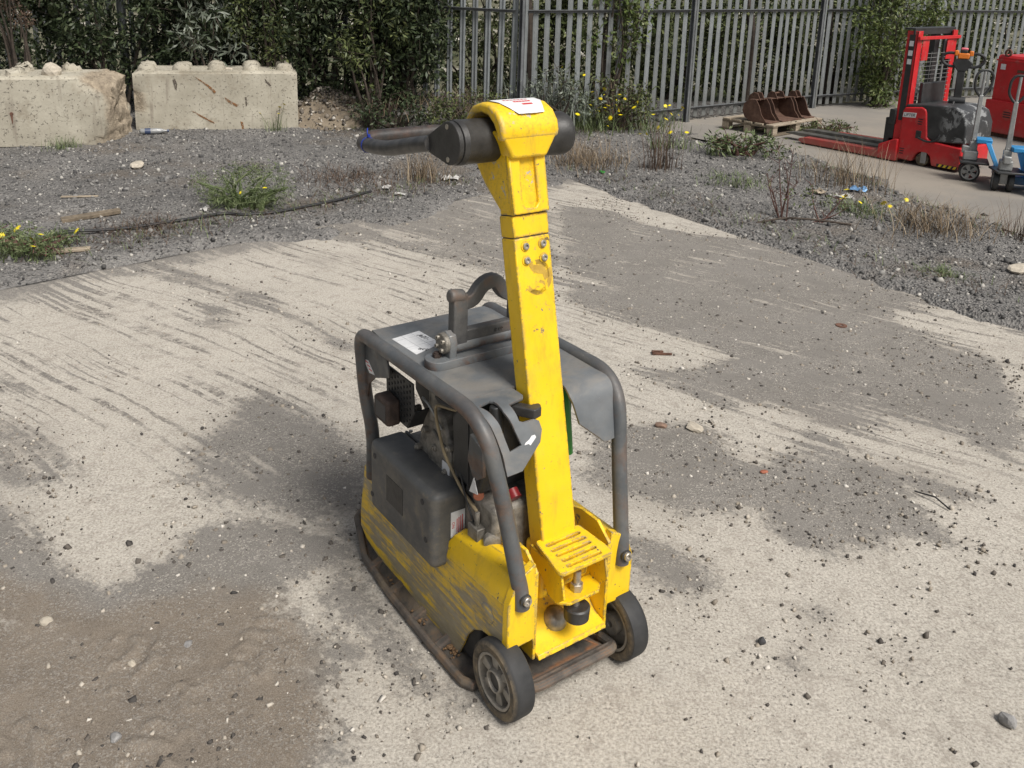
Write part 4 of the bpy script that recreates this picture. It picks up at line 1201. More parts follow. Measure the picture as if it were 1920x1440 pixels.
    b = MB(); b.tube(fillet([(-0.13, 0.36, 0.45), (-0.162, 0.30, 0.56), (-0.172, 0.26, 0.50), (-0.165, 0.22, 0.43)], 0.05), 0.003, 6); b.build('wire', 'black_plastic', T)
    b = MB(); b.cyl((-0.080, 0.145, 0.515), (-0.080, 0.165, 0.530), 0.018, 16); b.build('red_cap', 'red_plastic', T)
    b = MB(); b.box(-0.12, 0.13, 0.24, 0.34, 0.24, 0.74); b.build('engine_shroud', 'dark_interior', T, 0.01)
    b = MB(); b.tube(fillet([(0.092, 0.172, 0.79), (0.100, 0.170, 0.74), (0.112, 0.170, 0.64), (0.120, 0.172, 0.58)], 0.05), 0.014, 10); b.build('green_hose', 'green_plastic', T)
    # engine clutter: hoses, covers, nuts
    for pts, rad, mt in (([(-0.14, 0.46, 0.70), (-0.165, 0.40, 0.715), (-0.16, 0.32, 0.73), (-0.12, 0.26, 0.74)], 0.009, 'black_plastic'),
                         ([(-0.155, 0.33, 0.56), (-0.168, 0.30, 0.50), (-0.15, 0.25, 0.47), (-0.12, 0.20, 0.48)], 0.007, 'black_plastic'),
                         ([(-0.10, 0.17, 0.48), (-0.13, 0.16, 0.44), (-0.13, 0.15, 0.36), (-0.10, 0.14, 0.31)], 0.010, 'black_plastic'),
                         ([(-0.15, 0.52, 0.66), (-0.17, 0.50, 0.69), (-0.17, 0.45, 0.68), (-0.155, 0.41, 0.62)], 0.004, 'steel_grey')):
        q = MB(); q.tube(fillet(pts, 0.03, 5), rad, 8); q.build('hose', mt, T)
    q = MB(); q.lathe([(0, 0.034), (0.008, 0.034), (0.010, 0.030), (0.014, 0.016)], 24, frame((-0.152, 0.195, 0.33), (-1, -0.2, 0), (0, 1, 0))); q.build('pump_cover', 'casting', T)
    for k in range(6):
        a = k * math.pi / 3; cap_screw('bolt', (-0.160, 0.195 + 0.026 * math.cos(a), 0.33 + 0.026 * math.sin(a)), (-1, -0.2, 0), 0.0045, 0.005, T)
    for y in (0.32, 0.40, 0.48, 0.56, 0.64):
        q = MB(); hexnut(q, (-0.128, y, 0.497), (0, 0, 1), 0.006, 0.006); q.build('nut', 'bolt_steel', T)
    q = MB(); q.lathe([(0, 0.018), (0.02, 0.018), (0.022, 0.022), (0.032, 0.022), (0.034, 0.016)], 10, frame((-0.12, 0.33, 0.50), (-0.6, 0, 1), (0, 1, 0))); q.build('oil_filler', 'black_plastic', T)
    q = MB(); q.box(-0.160, -0.150, 0.36, 0.40, 0.455, 0.53); q.build('engine_plate', 'label_white', T, 0.002)
    # ---------------- drawbar
    py = lambda z: 0.06 + 0.219 * (z - 0.487)
    def pole(z0, z1, w=0.0575, d=0.060):
        q = MB()
        q.hexa([(-w, py(z0), z0), (w, py(z0), z0), (w, py(z0) + d, z0 - 0.012), (-w, py(z0) + d, z0 - 0.012)],
               [(-w, py(z1), z1), (w, py(z1), z1), (w, py(z1) + d, z1 - 0.012), (-w, py(z1) + d, z1 - 0.012)])
        return q
    def gap_prism(z0, z1, dy=0.003):
        q = MB(); w = 0.0545
        q.hexa([(-w, py(z0) + dy, z0), (w, py(z0) + dy, z0), (w, py(z0) + 0.055, z0 - 0.01), (-w, py(z0) + 0.055, z0 - 0.01)],
               [(-w, py(z1) + dy, z1), (w, py(z1) + dy, z1), (w, py(z1) + 0.055, z1 - 0.01), (-w, py(z1) + 0.055, z1 - 0.01)])
        return q
    pl = pole(0.36, 1.2245).build('drawbar', 'yellow_paint', T, 0.0045, 3)
    gap_prism(1.218, 1.231).build('joint_gap', 'print_black', pl)
    gap_prism(1.278, 1.2845).build('joint_gap', 'print_black', pl)
    gap_prism(1.2848, 1.32, 0.0015).build('neck_insert', 'yellow_paint', pl)
    pole(1.2265, 1.2825).build('drawbar_collar', 'yellow_paint', pl, 0.004, 3)
    ax = Vector((0, 0.214, 0.977))
    for x in (-0.026, 0.030):
        for z in (1.203, 1.166):
            m_ = Vector((x, py(z), z))
            q = MB(); q.lathe([(0, 0.0135), (0.002, 0.0135)], 18, frame(m_ + Vector((0, -0.0005, 0)), (0, -0.977, 0.214), (1, 0, 0))); q.build('washer', 'yellow_paint', pl)
            cap_screw('bolt', m_ + Vector((0, -0.002, 0)), (0, -0.977, 0.214), 0.0092, 0.007, pl)
    rm = frame((0.006, py(1.118) - 0.0004, 1.118), (1, 0, 0), (0, 0.214, 0.977))
    def arcpoly(r0, r1, a0, a1, k=18, jit=0.002):
        rr = random.Random(5)
        o_ = [(r1 * math.cos(R(a)), r1 * math.sin(R(a))) for a in np.linspace(a0, a1, k)]
        i_ = [((r0 + rr.uniform(-jit, jit)) * math.cos(R(a)), (r0 + rr.uniform(-jit, jit)) * math.sin(R(a))) for a in np.linspace(a1, a0, k)]
        return o_ + i_
    plate('sticker_residue', arcpoly(0.034, 0.047, -150, 95), [], 'sticker_residue', pl, rm, 0.0004, 0)
    plate('sticker_residue', [(-0.016, 0.046), (0.012, 0.047), (0.036, 0.028), (0.038, -0.004), (0.022, -0.012), (0.016, 0.006), (0.000, 0.010), (-0.016, 0.018), (-0.026, 0.034)], [], 'sticker_residue', pl, rm, 0.0004, 0)
    plate('sticker_residue', [(-0.030, -0.034), (-0.008, -0.026), (0.006, -0.008), (0.020, -0.014), (0.024, -0.040), (-0.008, -0.047)], [], 'sticker_residue', pl, rm, 0.0004, 0)
    # head: neck, cheeks, hood over the control drum
    b = MB()
    b.prism([(py(1.2845), 1.2845), (py(1.36), 1.36), (py(1.44) - 0.003, 1.44), (0.244, 1.495), (0.40, 1.50), (0.432, 1.405), (0.415, 1.385), (0.372, 1.338), (py(1.2845) + 0.062, 1.282)], 0, -0.0555, 0.0555)
    hd = b.build('drawbar_head', 'yellow_worn', T, 0.010, 4)
    gx = lambda z: -0.0
    gm = frame((0, py(1.36) - 0.0015, 1.36), (1, 0, 0), (0, 0.214, 0.977))
    hole = [(-0.027, 0.095), (-0.030, -0.05), (-0.028, -0.068), (-0.018, -0.083), (0, -0.089), (0.018, -0.083), (0.028, -0.068), (0.030, -0.05), (0.027, 0.095)]
    plate('groove_rib', [(-0.054, 0.125), (-0.054, -0.072), (0.054, -0.072), (0.054, 0.125)], [[(x, max(y, -0.066)) if y > -0.066 else (x * 0.6, -0.066) for x, y in hole]], 'yellow_paint', hd, gm, 0.010, 0.004)
    b = MB()
    prof = [(0.243, 1.480), (0.240, 1.500), (0.248, 1.525), (0.270, 1.550), (0.305, 1.565), (0.345, 1.566), (0.385, 1.552), (0.412, 1.525), (0.425, 1.49),
            (0.408, 1.485), (0.396, 1.512), (0.375, 1.532), (0.345, 1.540), (0.310, 1.535), (0.285, 1.517), (0.270, 1.495), (0.268, 1.478)]
    b.prism(prof, 0, -0.091, 0.091)
    hood = b.build('head_hood', 'yellow_worn', hd, 0.009, 4, 40)
    b = MB(); b.hexa([(-0.055, 0.243, 1.43), (0.055, 0.243, 1.43), (0.055, 0.30, 1.43), (-0.055, 0.30, 1.43)], [(-0.088, 0.2425, 1.492), (0.088, 0.2425, 1.492), (0.088, 0.30, 1.50), (-0.088, 0.30, 1.50)])
    b.build('hood_corbel', 'yellow_paint', hd, 0.008, 3)
    # torn white label draped over the hood
    lab = []
    for (yy, zz) in ((0.262, 1.5436), (0.284, 1.5572), (0.310, 1.5672), (0.345, 1.5685)):
        lab.append((yy - 0.003, zz + 0.0012))
    V = []; F = []
    rr = random.Random(3)
    wv = [(-0.030, 0.052), (-0.046, 0.062), (-0.060, 0.074), (-0.066, 0.076)]
    for (yy, zz), (a_, c_) in zip(lab, wv):
        for k in range(7):
            x = a_ + (c_ - a_) * k / 6
            V.append((x, yy - (rr.uniform(0, 0.007) if yy < 0.265 else 0), zz))
    for i in range(3):
        for k in range(6):
            F.append((i * 7 + k, i * 7 + k + 1, (i + 1) * 7 + k + 1, (i + 1) * 7 + k))
    q = MB(); q.add(V, F); lbl = q.build('label', 'label_white', hood, 0, 2, 80)
    for k, (x0, x1, yy) in enumerate(((-0.035, 0.045, 0.322), (-0.015, 0.040, 0.303), (0.005, 0.035, 0.289))):
        n_ = 7 - k
        for j in range(n_):
            xa = x0 + (x1 - x0) * j / n_
            zz = np.interp(yy, [0.259, 0.281, 0.307, 0.342], [1.5448, 1.5584, 1.5684, 1.5697])
            z2 = np.interp(yy + 0.007, [0.259, 0.281, 0.307, 0.342], [1.5448, 1.5584, 1.5684, 1.5697])
            q = MB(); q.add([(xa, yy, zz + 0.0006), (xa + 0.008, yy, zz + 0.0006), (xa + 0.008, yy + 0.007, z2 + 0.0006), (xa, yy + 0.007, z2 + 0.0006)], [(0, 1, 2, 3)])
            q.build('print_mark', 'print_red', lbl)
    # control drum
    dm = frame((0, 0.345, 1.466), (1, 0, 0), (0, 1, 0))
    b = MB(); b.lathe([(-0.172, 0.052), (-0.170, 0.0585), (-0.155, 0.060), (-0.153, 0.0588), (-0.085, 0.0588), (0.085, 0.0588), (0.150, 0.0588), (0.152, 0.060), (0.176, 0.060), (0.184, 0.054)], 48, dm)
    dr = b.build('control_drum', 'black_worn', T, 0, 2, 35)
    b = MB()
    tear = [(0.345 + 0.057 * math.cos(R(a)), 1.466 + 0.057 * math.sin(R(a))) for a in range(70, 291, 20)]
    tear += [(0.44, 1.425), (0.458, 1.436), (0.458, 1.468), (0.44, 1.476)]
    for s in (-1, 1):
        b = MB(); b.prism(tear, 0, s * 0.172, s * 0.186)
        pt = b.build('end_plate', 'black_worn', dr, 0.002)
        for y, z in ((0.352, 1.508), (0.345, 1.424)):
            m_ = frame((s * 0.186, y, z), (s, 0, 0), (0, 1, 0))
            q = MB(); q.lathe([(0, 0.007), (0.0015, 0.007), (0.002, 0.0035)], 14, m_); q.build('screw', 'bolt_steel', pt)
    # U handle
    hp = fillet([(-0.178, 0.44, 1.450), (-0.176, 0.54, 1.428), (-0.171, 0.72, 1.384), (-0.165, 0.885, 1.372), (-0.12, 0.900, 1.386), (0.12, 0.900, 1.386), (0.165, 0.885, 1.372), (0.171, 0.72, 1.384), (0.176, 0.54, 1.428), (0.178, 0.44, 1.450)], [0, 0.08, 0.14, 0.05, 0.03, 0.03, 0.05, 0.14, 0.08, 0], 7)
    b = MB(); b.tube(hp, 0.0225, 16); b.build('handle_bar', 'handle_tube', T, 0, 2, 60)
    b = MB(); b.lathe([(-0.0022, 0.0228), (-0.0022, 0.0242), (0.0022, 0.0242), (0.0022, 0.0228)], 24, frame((-0.1665, 0.838, 1.3755), (0.03, 0.99, -0.09), (1, 0, 0)), True)
    b.tube(fillet([(-0.166, 0.837, 1.401), (-0.169, 0.84, 1.414), (-0.162, 0.85, 1.424)], 0.01), 0.0018, 6); b.box(-0.170, -0.162, 0.832, 0.840, 1.400, 1.408)
    tag(b.build('cable_tie', 'blue_tie'), 'blue plastic cable tie round the end of the black handle', 'cable tie')
    o = bpy.data.objects['cable_tie']; o.location = T.location; o.rotation_euler = T.rotation_euler
    # ---------------- foot plate and its bracket
    sl = [rrect(0.118, 0.0105, 0.005, 3, 0.0, y) for y in (-0.050, -0.028, -0.006, 0.016, 0.038)]
    fm = frame((0, -0.008, 0.418), (1, 0, 0), (0, 1, 0.09))
    ft = plate('foot_plate', rrect(0.166, 0.130, 0.014, 5, 0.0, -0.0), [], 'yellow_paint', T, fm, 0.004, 0.001) if False else \
        plate('foot_plate', [(-0.068, 0.066), (0.068, 0.066), (0.074, 0.060), (0.088, -0.048), (0.086, -0.060), (0.078, -0.066), (-0.078, -0.066), (-0.086, -0.060), (-0.088, -0.048), (-0.074, 0.060)], sl, 'yellow_paint', T, fm, 0.008, 0.0015)
    plate('foot_plate_under', [(-0.066, 0.060), (0.066, 0.060), (0.080, -0.055), (-0.080, -0.055)], [], 'yellow_paint', ft, fm @ Matrix.Translation((0, 0, -0.012)), 0.003, 0)
    for s in S2:
        b = MB(); b.prism([(0.075, 0.412), (-0.058, 0.402), (-0.075, 0.335), (-0.045, 0.305), (-0.01, 0.305), (0.02, 0.345), (0.075, 0.36)], 0, s * 0.070, s * 0.077)
        b.build('foot_cheek', 'yellow_paint', ft, 0.0015)
    b = MB(); b.prism([(-0.074, -0.045), (-0.05, -0.068), (0.05, -0.068), (0.074, -0.045), (0.074, 0.0), (-0.074, 0.0)], 2, 0.302, 0.310)
    b.build('foot_shelf', 'yellow_paint', ft, 0.0015)
    b = MB(); b.box(-0.070, 0.070, 0.012, 0.018, 0.305, 0.41); b.build('foot_back', 'yellow_paint', ft)
    b = MB(); hexnut(b, (0, -0.034, 0.310), (0, 0, 1), 0.0175, 0.022); b.build('nut', 'bolt_steel', ft, 0.001)
    b = MB(); b.cyl((0, -0.034, 0.22), (0, -0.034, 0.37), 0.0105, 14); b.build('buffer_bolt', 'bolt_steel', ft)
    b = MB(); b.lathe([(0, 0.030), (0.004, 0.034), (0.038, 0.036), (0.042, 0.032), (0.040, 0.022)], 28, frame((0, -0.040, 0.225), (0, 0, 1), (1, 0, 0))); b.build('rubber_buffer', 'black_worn', T, 0, 2, 40)
    b = MB(); b.box(-0.058, 0.058, 0.05, 0.125, 0.24, 0.40); b.build('drawbar_knuckle', 'yellow_paint', T, 0.012, 3)
    return T
build_compactor()
# ------------------------------------------------------------------ concrete blocks
def concrete_block(label, p0, p1, h, depth, mat, broken, nstud, seed):
    """p0 -> p1 is the foot of the face towards the camera"""
    a = np.array(p0); b = np.array(p1); d = b - a; L = np.linalg.norm(d); ang = math.atan2(d[1], d[0])
    T = thing('concrete_block', label, 'concrete block', (a[0], a[1], -0.02), ang, 'interlocking concrete blocks along the gravel')
    nx, ny, nz = 44, 16, 20
    bm = bmesh.new()
    bmesh.ops.create_cube(bm, size=1.0)
    bmesh.ops.subdivide_edges(bm, edges=bm.edges[:], cuts=22, use_grid_fill=True)
    r = np.random.default_rng(seed)
    co = np.array([v.co for v in bm.verts])
    co = (co + 0.5) * np.array([L, depth, h])
    # rounded arrises
    P2 = np.c_[co[:, 0] * 1.0 + co[:, 1], co[:, 2] + co[:, 1] * 0.5]
    n1 = fnoise(P2, 3.0, seed, 4) - 0.47; n2 = fnoise(P2, 14, seed + 3, 3) - 0.44
    ctr = np.array([L, depth, h]) / 2
    out = (co - ctr) / ctr
    near = np.sort(np.abs(out), axis=1)
    arris = sstep(near[:, 1], 0.90, 1.0)
    co += -(out * np.array([0.02, 0.02, 0.02])) * arris[:, None] * (0.7 + 2.0 * np.clip(n1 + 0.3, 0, 1)[:, None])
    brk = np.zeros(len(co))
    if broken:
        # right end knocked away: a ragged diagonal loss at the top corner and the lower right edge
        x, y, z = co.T
        w = fnoise(np.c_[x * 1.0, z], 2.2, seed + 9, 5) - 0.47
        top = 0.30 - (h - z) - 0.55 * (L - x) + 0.65 * w - y * 0.35
        side = 0.20 - (L - x) + 0.55 * w - y * 0.3
        low = 0.13 - z * 0.6 - (L - x) * 0.5 + 0.5 * w - y * 0.4
        cut = np.maximum(np.maximum(top * 0.55, side), low)
        q = sstep(cut, -0.01, 0.05)
        brk = np.maximum(brk, q)
        c = np.clip(cut, 0, 0.22)[:, None]
        dirv = np.stack([-0.55 * np.ones_like(x), 0.75 * np.ones_like(x), -0.45 * sstep(top, 0, 0.2)], -1)
        co += dirv * c + (q[:, None] * (n2[:, None]) * 0.09)
        base = sstep(0.10 - z + 0.25 * w, 0.0, 0.05) * sstep(-x, -1.4, -0.4)
        brk = np.maximum(brk, base * 0.8)
    else:
        x, y, z = co.T
        w = fnoise(np.c_[x, z], 4, seed, 4) - 0.47
        q = sstep(0.13 - np.hypot((x - 0.02) * 0.9, (z - 0.36) * 0.8) + w * 0.25, 0, 0.04) * (y < 0.3)
        brk = np.maximum(brk, q * 0.9)
        co[:, 1] += q * 0.015 + q * n2 * 0.05
    co[:, 1] += n2 * 0.006
    for v, c in zip(bm.verts, co):
        v.co = c
    me = bpy.data.meshes.new('block_body')
    bm.to_mesh(me); bm.free()
    me.polygons.foreach_set('use_smooth', np.ones(len(me.polygons), bool))
    me.set_sharp_from_angle(angle=R(50))
    at = me.attributes.new('broken', 'FLOAT', 'POINT'); at.data.foreach_set('value', brk.astype(np.float32))
    body = link('block_body', me, mat, T)
    rr = random.Random(seed)
    for row, yy in enumerate((0.16, depth - 0.16)):
        for k in range(nstud):
            x = 0.14 + k * (L - 0.28) / (nstud - 1)
            if broken and k > nstud - (3 if row == 0 else 2): continue
            b_ = MB()
            s = rr.uniform(0.85, 1.05)
            prof = [(-0.02, 0.105 * s), (0.02, 0.10 * s), (0.055, 0.088 * s), (0.075 * s, 0.065 * s), (0.082 * s, 0.03 * s)]
            b_.lathe(prof, 14, frame((x + rr.uniform(-.01, .01), yy, h - 0.012), (0, 0, 1), (1, 0, 0)))
            o = b_.build('stud', mat, T, 0, 2, 50)
            r_ = np.random.default_rng(seed * 10 + k + row * 50)
            for v in o.data.vertices:
                v.co += Vector(r_.normal(0, 0.006 if not broken else 0.014, 3))
    return T, L, ang, d / L
def flat_mark(T, pts, mat, name='stain', y=-0.004):
    plate(name, pts, [], mat, T, Matrix(((1, 0, 0, 0), (0, 0, -1, y), (0, 1, 0, 0), (0, 0, 0, 1))), 0.002, 0)

BR, Lr, angr, dr_ = concrete_block('pale concrete block with orange rust streaks and a row of studs', (-4.12, 10.02), (-2.40, 10.49), 0.715, 0.62, 'block_concrete', False, 5, 11)
BL, Ll, angl, dl_ = concrete_block('pale concrete block with a broken right end at the left edge of the gravel', (-6.30, 8.64), (-3.93, 9.33), 0.745, 0.66, 'block_concrete_broken', True, 6, 23)
for pts, m in (([(0.66, 0.655), (0.70, 0.63), (0.80, 0.56), (0.86, 0.51), (0.88, 0.48), (0.86, 0.46), (0.83, 0.50), (0.78, 0.55), (0.70, 0.615)], 'rust_streak'),
               ([(0.97, 0.42), (1.06, 0.36), (1.12, 0.33), (1.10, 0.31), (1.03, 0.34), (0.98, 0.39)], 'rust_streak'),
               ([(0.42, 0.62), (0.45, 0.63), (0.47, 0.57), (0.46, 0.50), (0.44, 0.52)], 'stain_dark'),
               ([(1.42, 0.63), (1.45, 0.60), (1.49, 0.55), (1.47, 0.545), (1.43, 0.59)], 'stain_dark'),
               ([(1.19, 0.42), (1.21, 0.42), (1.215, 0.33), (1.20, 0.31)], 'stain_dark'),
               ([(0.60, 0.27), (0.65, 0.25), (0.78, 0.17), (0.85, 0.13), (0.84, 0.12), (0.70, 0.20)], 'rust_streak'),
               ([(1.13, 0.14), (1.16, 0.13), (1.17, 0.02), (1.15, 0.02)], 'rust_streak')):
    flat_mark(BR, pts, m, 'stain', -0.004)
for x in (1.14, 1.40):
    b = MB(); b.lathe([(0, 0.018), (0.003, 0.016)], 12, frame((x, -0.003, 0.37), (0, -1, 0), (1, 0, 0))); b.build('tie_hole', 'rust_plate', BL)
    flat_mark(BL, [(x - 0.012, 0.36), (x + 0.012, 0.36), (x + 0.004, 0.27), (x - 0.002, 0.27)], 'rust_plate', 'stain', -0.004)

def rock(name, label, x, y, s, mat, sc=(1, 0.75, 0.55), z=None, cat='stone', seed=0, top=True):
    bm = bmesh.new()
    bmesh.ops.create_icosphere(bm, subdivisions=2, radius=0.5)
    r = np.random.default_rng(seed + 100)
    pl = r.normal(size=(9, 3)); pl /= np.linalg.norm(pl, axis=1)[:, None]
    for v in bm.verts:
        c = np.array(v.co)
        for n in pl:
            d = c @ n
            if d > 0.36: c = c - n * (d - 0.36)
        v.co = Vector(c * np.array(sc) * s * 1.2)
    me = bpy.data.meshes.new(name); bm.to_mesh(me); bm.free()
    o = link(name, me, mat)
    o.location = (x, y, (gz(x, y) if z is None else z) + s * sc[2] * 0.36)
    o.rotation_euler = (0, 0, r.uniform(0, 6.28))
    if label: tag(o, label, cat)
    return o
def on_block(T, x, y, z):
    return T.matrix_basis @ Vector((x, y, z))
bpy.context.view_layer.update()
for i, (x, y, s, lab) in enumerate(((1.25, 0.12, 0.13, 'small pale lump of concrete lying on the left concrete block'), (1.78, 0.15, 0.22, 'larger pale lump of rubble lying on the left concrete block'))):
    p = BL.matrix_world @ Vector((x, y, 0.725))
    rock('rubble_lump', lab, p.x, p.y, s, 'stone_pale', (1, 0.8, 0.7), p.z - 0.0, 'rubble', i)
p = BR.matrix_world @ Vector((1.02, 0.2, 0.70))
rock('rubble_lump', 'tiny pale stone lying between the studs of the right concrete block', p.x, p.y, 0.09, 'stone_pale', (1, 0.8, 0.5), p.z, 'rubble', 4)

# ------------------------------------------------------------------ soil heap
def heap(label, cx, cy, rx, ry, h, seed):
    n, m = 40, 18
    V = []; F = []
    for i in range(m + 1):
        t = i / m
        for k in range(n):
            a = 2 * math.pi * k / n
            x = cx + rx * t * math.cos(a); y = cy + ry * t * math.sin(a)
            V.append((x, y, t))
    A = np.array(V)
    nz_ = fnoise(A[:, :2], 1.6, seed, 4) - 0.45; nf = fnoise(A[:, :2], 9, seed + 5, 3) - 0.45
    A[:, 2] = h * (1 - sstep(A[:, 2], 0, 1)) * (1 + 0.7 * nz_) + 0.06 * nf * (1 - A[:, 2]) + gheight(A[:, :2]) - 0.03
    for i in range(m):
        for k in range(n):
            F.append((i * n + k, (i + 1) * n + k, (i + 1) * n + (k + 1) % n, i * n + (k + 1) % n))
    o = link('soil_heap', np_mesh('soil_heap', A, F, True), 'soil_heap')
    tag(o, label, 'soil heap')
    r = np.random.default_rng(seed)
    k = r.integers(0, len(A), 1500)
    P = A[k] + r.normal(0, 0.02, (1500, 3)) * [1, 1, 0.1]
    kind(pebbles('heap_stones', P, np.clip(r.lognormal(math.log(0.022), 0.5, 1500), 0.01, 0.07), 'stone_mixed', seed, o), 'stuff')
heap('brown heap of soil and stones behind the right concrete block', -2.15, 10.95, 0.85, 0.55, 0.36, 4)

# ------------------------------------------------------------------ palisade fence
def build_fence():
    root = thing('palisade_fence', 'grey galvanised steel palisade fence running along the back of the yard', 'fence', (0, 0, 0))
    # one pale: W-section strip with a split top
    H = 1.86
    w = 0.039
    b = MB()
    sec = [(-w, 0.0), (-w * 0.55, -0.012), (-w * 0.2, -0.004), (w * 0.2, -0.004), (w * 0.55, -0.012), (w, 0.0)]
    levels = [(0.0, 1.0), (H - 0.12, 1.0), (H, 0.35)]
    V = []; F = []
    for z, k in levels:
        V += [(x * k, y, z) for x, y in sec] + [(x * k, y + 0.003, z) for x, y in reversed(sec)]
    n = 12
    for i in range(2):
        for j in range(n):
            F.append((i * n + j, i * n + (j + 1) % n, (i + 1) * n + (j + 1) % n, (i + 1) * n + j))
    b.add(V, F)
    pale_me = None
    cnt = 0
    for si in range(len(FENCE) - 1):
        a = np.array(FENCE[si]); c = np.array(FENCE[si + 1]); d = c - a; L = np.linalg.norm(d); d = d / L
        ang = math.atan2(d[1], d[0])
        nb = max(1, round(L / 2.75)); bay = L / nb
        for k in range(nb):
            q = a + d * bay * k
            # post (I section), rails
            p = MB()
            nrm = np.array([d[1], -d[0]])          # towards the camera side
            m = Matrix.Translation((q[0], q[1], 0)) @ Matrix.Rotation(ang, 4, 'Z')
            p.box(-0.032, 0.032, -0.025, -0.018, -0.1, 1.75, m); p.box(-0.0035, 0.0035, -0.075, -0.025, -0.1, 1.75, m); p.box(-0.032, 0.032, -0.082, -0.075, -0.1, 1.75, m)
            p.build('post', 'galvanised_dark', root, flat=True)
            p = MB(); p.box(0.004, 0.034, -0.090, -0.0835, -0.05, 1.78, m); p.build('cover_strip', 'galvanised', root, flat=True)
            for z in (0.16, 1.44):
                p = MB()
                p.box(0.046, bay - 0.046, -0.012, -0.006, z - 0.018, z + 0.018, m); p.box(0.046, bay - 0.046, -0.050, -0.012, z + 0.012, z + 0.018, m)
                p.build('rail', 'galvanised_dark', root, flat=True)
            for j in range(17):
                t = bay * (j + 0.5) / 17
                x, y = q + d * t
                if cnt == 0:
                    pale_me = b.build('pale', 'galvanised', root, flat=True)
                    o = pale_me
                else:
                    o = bpy.data.objects.new('pale', pale_me.data); COL.objects.link(o); o.parent = root
                rr = random.Random(cnt)
                o.matrix_basis = Matrix.Translation((x, y, 0.03 + rr.uniform(-0.01, 0.01))) @ Matrix.Rotation(ang, 4, 'Z') @ Matrix.Translation((0, 0.012, 0)) @ Matrix.Rotation(rr.uniform(-0.012, 0.012), 4, 'Y')
                cnt += 1
build_fence()

# ------------------------------------------------------------------ plants
def leaf_cloud(C, N, size, r, aspect=0.42, droop=0.4, spread=1.0):
    """N leaves around clump centres C (k x 4: x,y,z,radius); each a folded pointed blade"""
    k = r.integers(0, len(C), N)
    d = r.normal(size=(N, 3)); d /= np.linalg.norm(d, axis=1)[:, None]
    P = C[k, :3] + d * (C[k, 3] * r.random(N) ** 0.45)[:, None]
    ax = d * 0.7 + r.normal(size=(N, 3)) * 0.6; ax[:, 2] -= droop * r.random(N); ax /= np.linalg.norm(ax, axis=1)[:, None]
    sd_ = np.cross(ax, r.normal(size=(N, 3))); sd_ /= np.linalg.norm(sd_, axis=1)[:, None]
    nm = np.cross(ax, sd_)
    s = size * r.uniform(0.6, 1.3, N)
    V = np.empty((N, 5, 3))
    V[:, 0] = P
    V[:, 1] = P + ax * (s * 0.45)[:, None] + sd_ * (s * aspect * 0.5)[:, None] + nm * (s * 0.06)[:, None]
    V[:, 2] = P + ax * s[:, None]
    V[:, 3] = P + ax * (s * 0.45)[:, None] - sd_ * (s * aspect * 0.5)[:, None] + nm * (s * 0.06)[:, None]
    V[:, 4] = P + ax * (s * 0.5)[:, None]
    base = (np.arange(N) * 5)[:, None]
    F = np.concatenate([base + np.array([[0, 1, 4, 0]])[:, :3], base + np.array([[1, 2, 4]]), base + np.array([[0, 4, 3]]), base + np.array([[4, 2, 3]])])
    return V.reshape(-1, 3), F

def shrub(name, label, x, y, rx, ry, h, nclump, nleaf, size, mat, seed, group=None, cat='shrub', z0=None, zmin=0.05, crad=0.22, aspect=0.42, stems=9, bark='bark'):
    r = np.random.default_rng(seed)
    zb = gz(x, y) if z0 is None else z0
    T = thing(name, label, cat, (x, y, zb - 0.02), 0, group)
    C = []
    while len(C) < nclump:
        p = r.uniform(-1, 1, 3)
        rad = np.linalg.norm(p)
        if rad > 1 or (rad < 0.45 and r.random() < 0.75): continue
        C.append((p[0] * rx, p[1] * ry, zmin + (p[2] * 0.5 + 0.5) * (h - zmin), crad * r.uniform(0.55, 1.25)))
    C = np.array(C)
    V, F = leaf_cloud(C, nleaf, size, r, aspect)
    V[:, 2] = np.maximum(V[:, 2], 0.01)
    link('crown', np_mesh('crown', V, F), mat, T)
    b = MB()
    for k in range(stems):
        c = C[r.integers(0, len(C))]
        base = Vector((r.normal(0, rx * 0.12), r.normal(0, ry * 0.12), -0.05))
        mid = Vector((base.x * 0.6 + c[0] * 0.4 + r.normal(0, 0.08), base.y * 0.6 + c[1] * 0.4, c[2] * 0.55))
        pts = fillet([base, mid, Vector(c[:3])], 0.4, 5)
        n_ = len(pts)
        b.tube(pts, [0.022 * (1 - 0.8 * i / (n_ - 1)) + 0.002 for i in range(n_)], 6)
    # twigs into the clumps
    for c in C[::2]:
        q = Vector(c[:3]); e = q + Vector(r.normal(0, crad * 0.8, 3))
        b.tube([q * 0.8 + Vector((0, 0, 0.02)), q, e], [0.008, 0.005, 0.002], 5)
    b.build('trunk', bark, T)
    return T

# dense dark hedge at the left, in front of the fence
for i, (x, y, rx, ry, h, lab) in enumerate((
    (-6.6, 11.2, 1.3, 0.8, 2.5, 'dark evergreen shrub at the left edge behind the broken block'),
    (-4.9, 11.35, 1.2, 0.8, 2.6, 'dark evergreen shrub rising behind the gap between the two blocks'),
    (-3.4, 11.55, 1.15, 0.8, 2.7, 'dark evergreen shrub rising behind the rust-streaked block'),
    (-2.05, 11.2, 1.0, 0.6, 2.7, 'dark evergreen shrub behind the soil heap'),
    (-1.25, 10.95, 0.60, 0.45, 2.6, 'dark evergreen shrub where the leaves end against the fence'))):
    shrub('evergreen_shrub', lab, x, y, rx, ry, h, 120, 15000, 0.075, 'leaf_dark', 50 + i, 'dark shrubs behind the blocks', crad=0.24, aspect=0.40)
shrub('silver_leaved_sapling', 'young silvery leaved shoot standing over the right block', -3.55, 10.85, 0.42, 0.22, 1.35, 16, 420, 0.11, 'leaf_silver', 71, None, 'shrub', zmin=0.6, crad=0.16, aspect=0.24, stems=5)
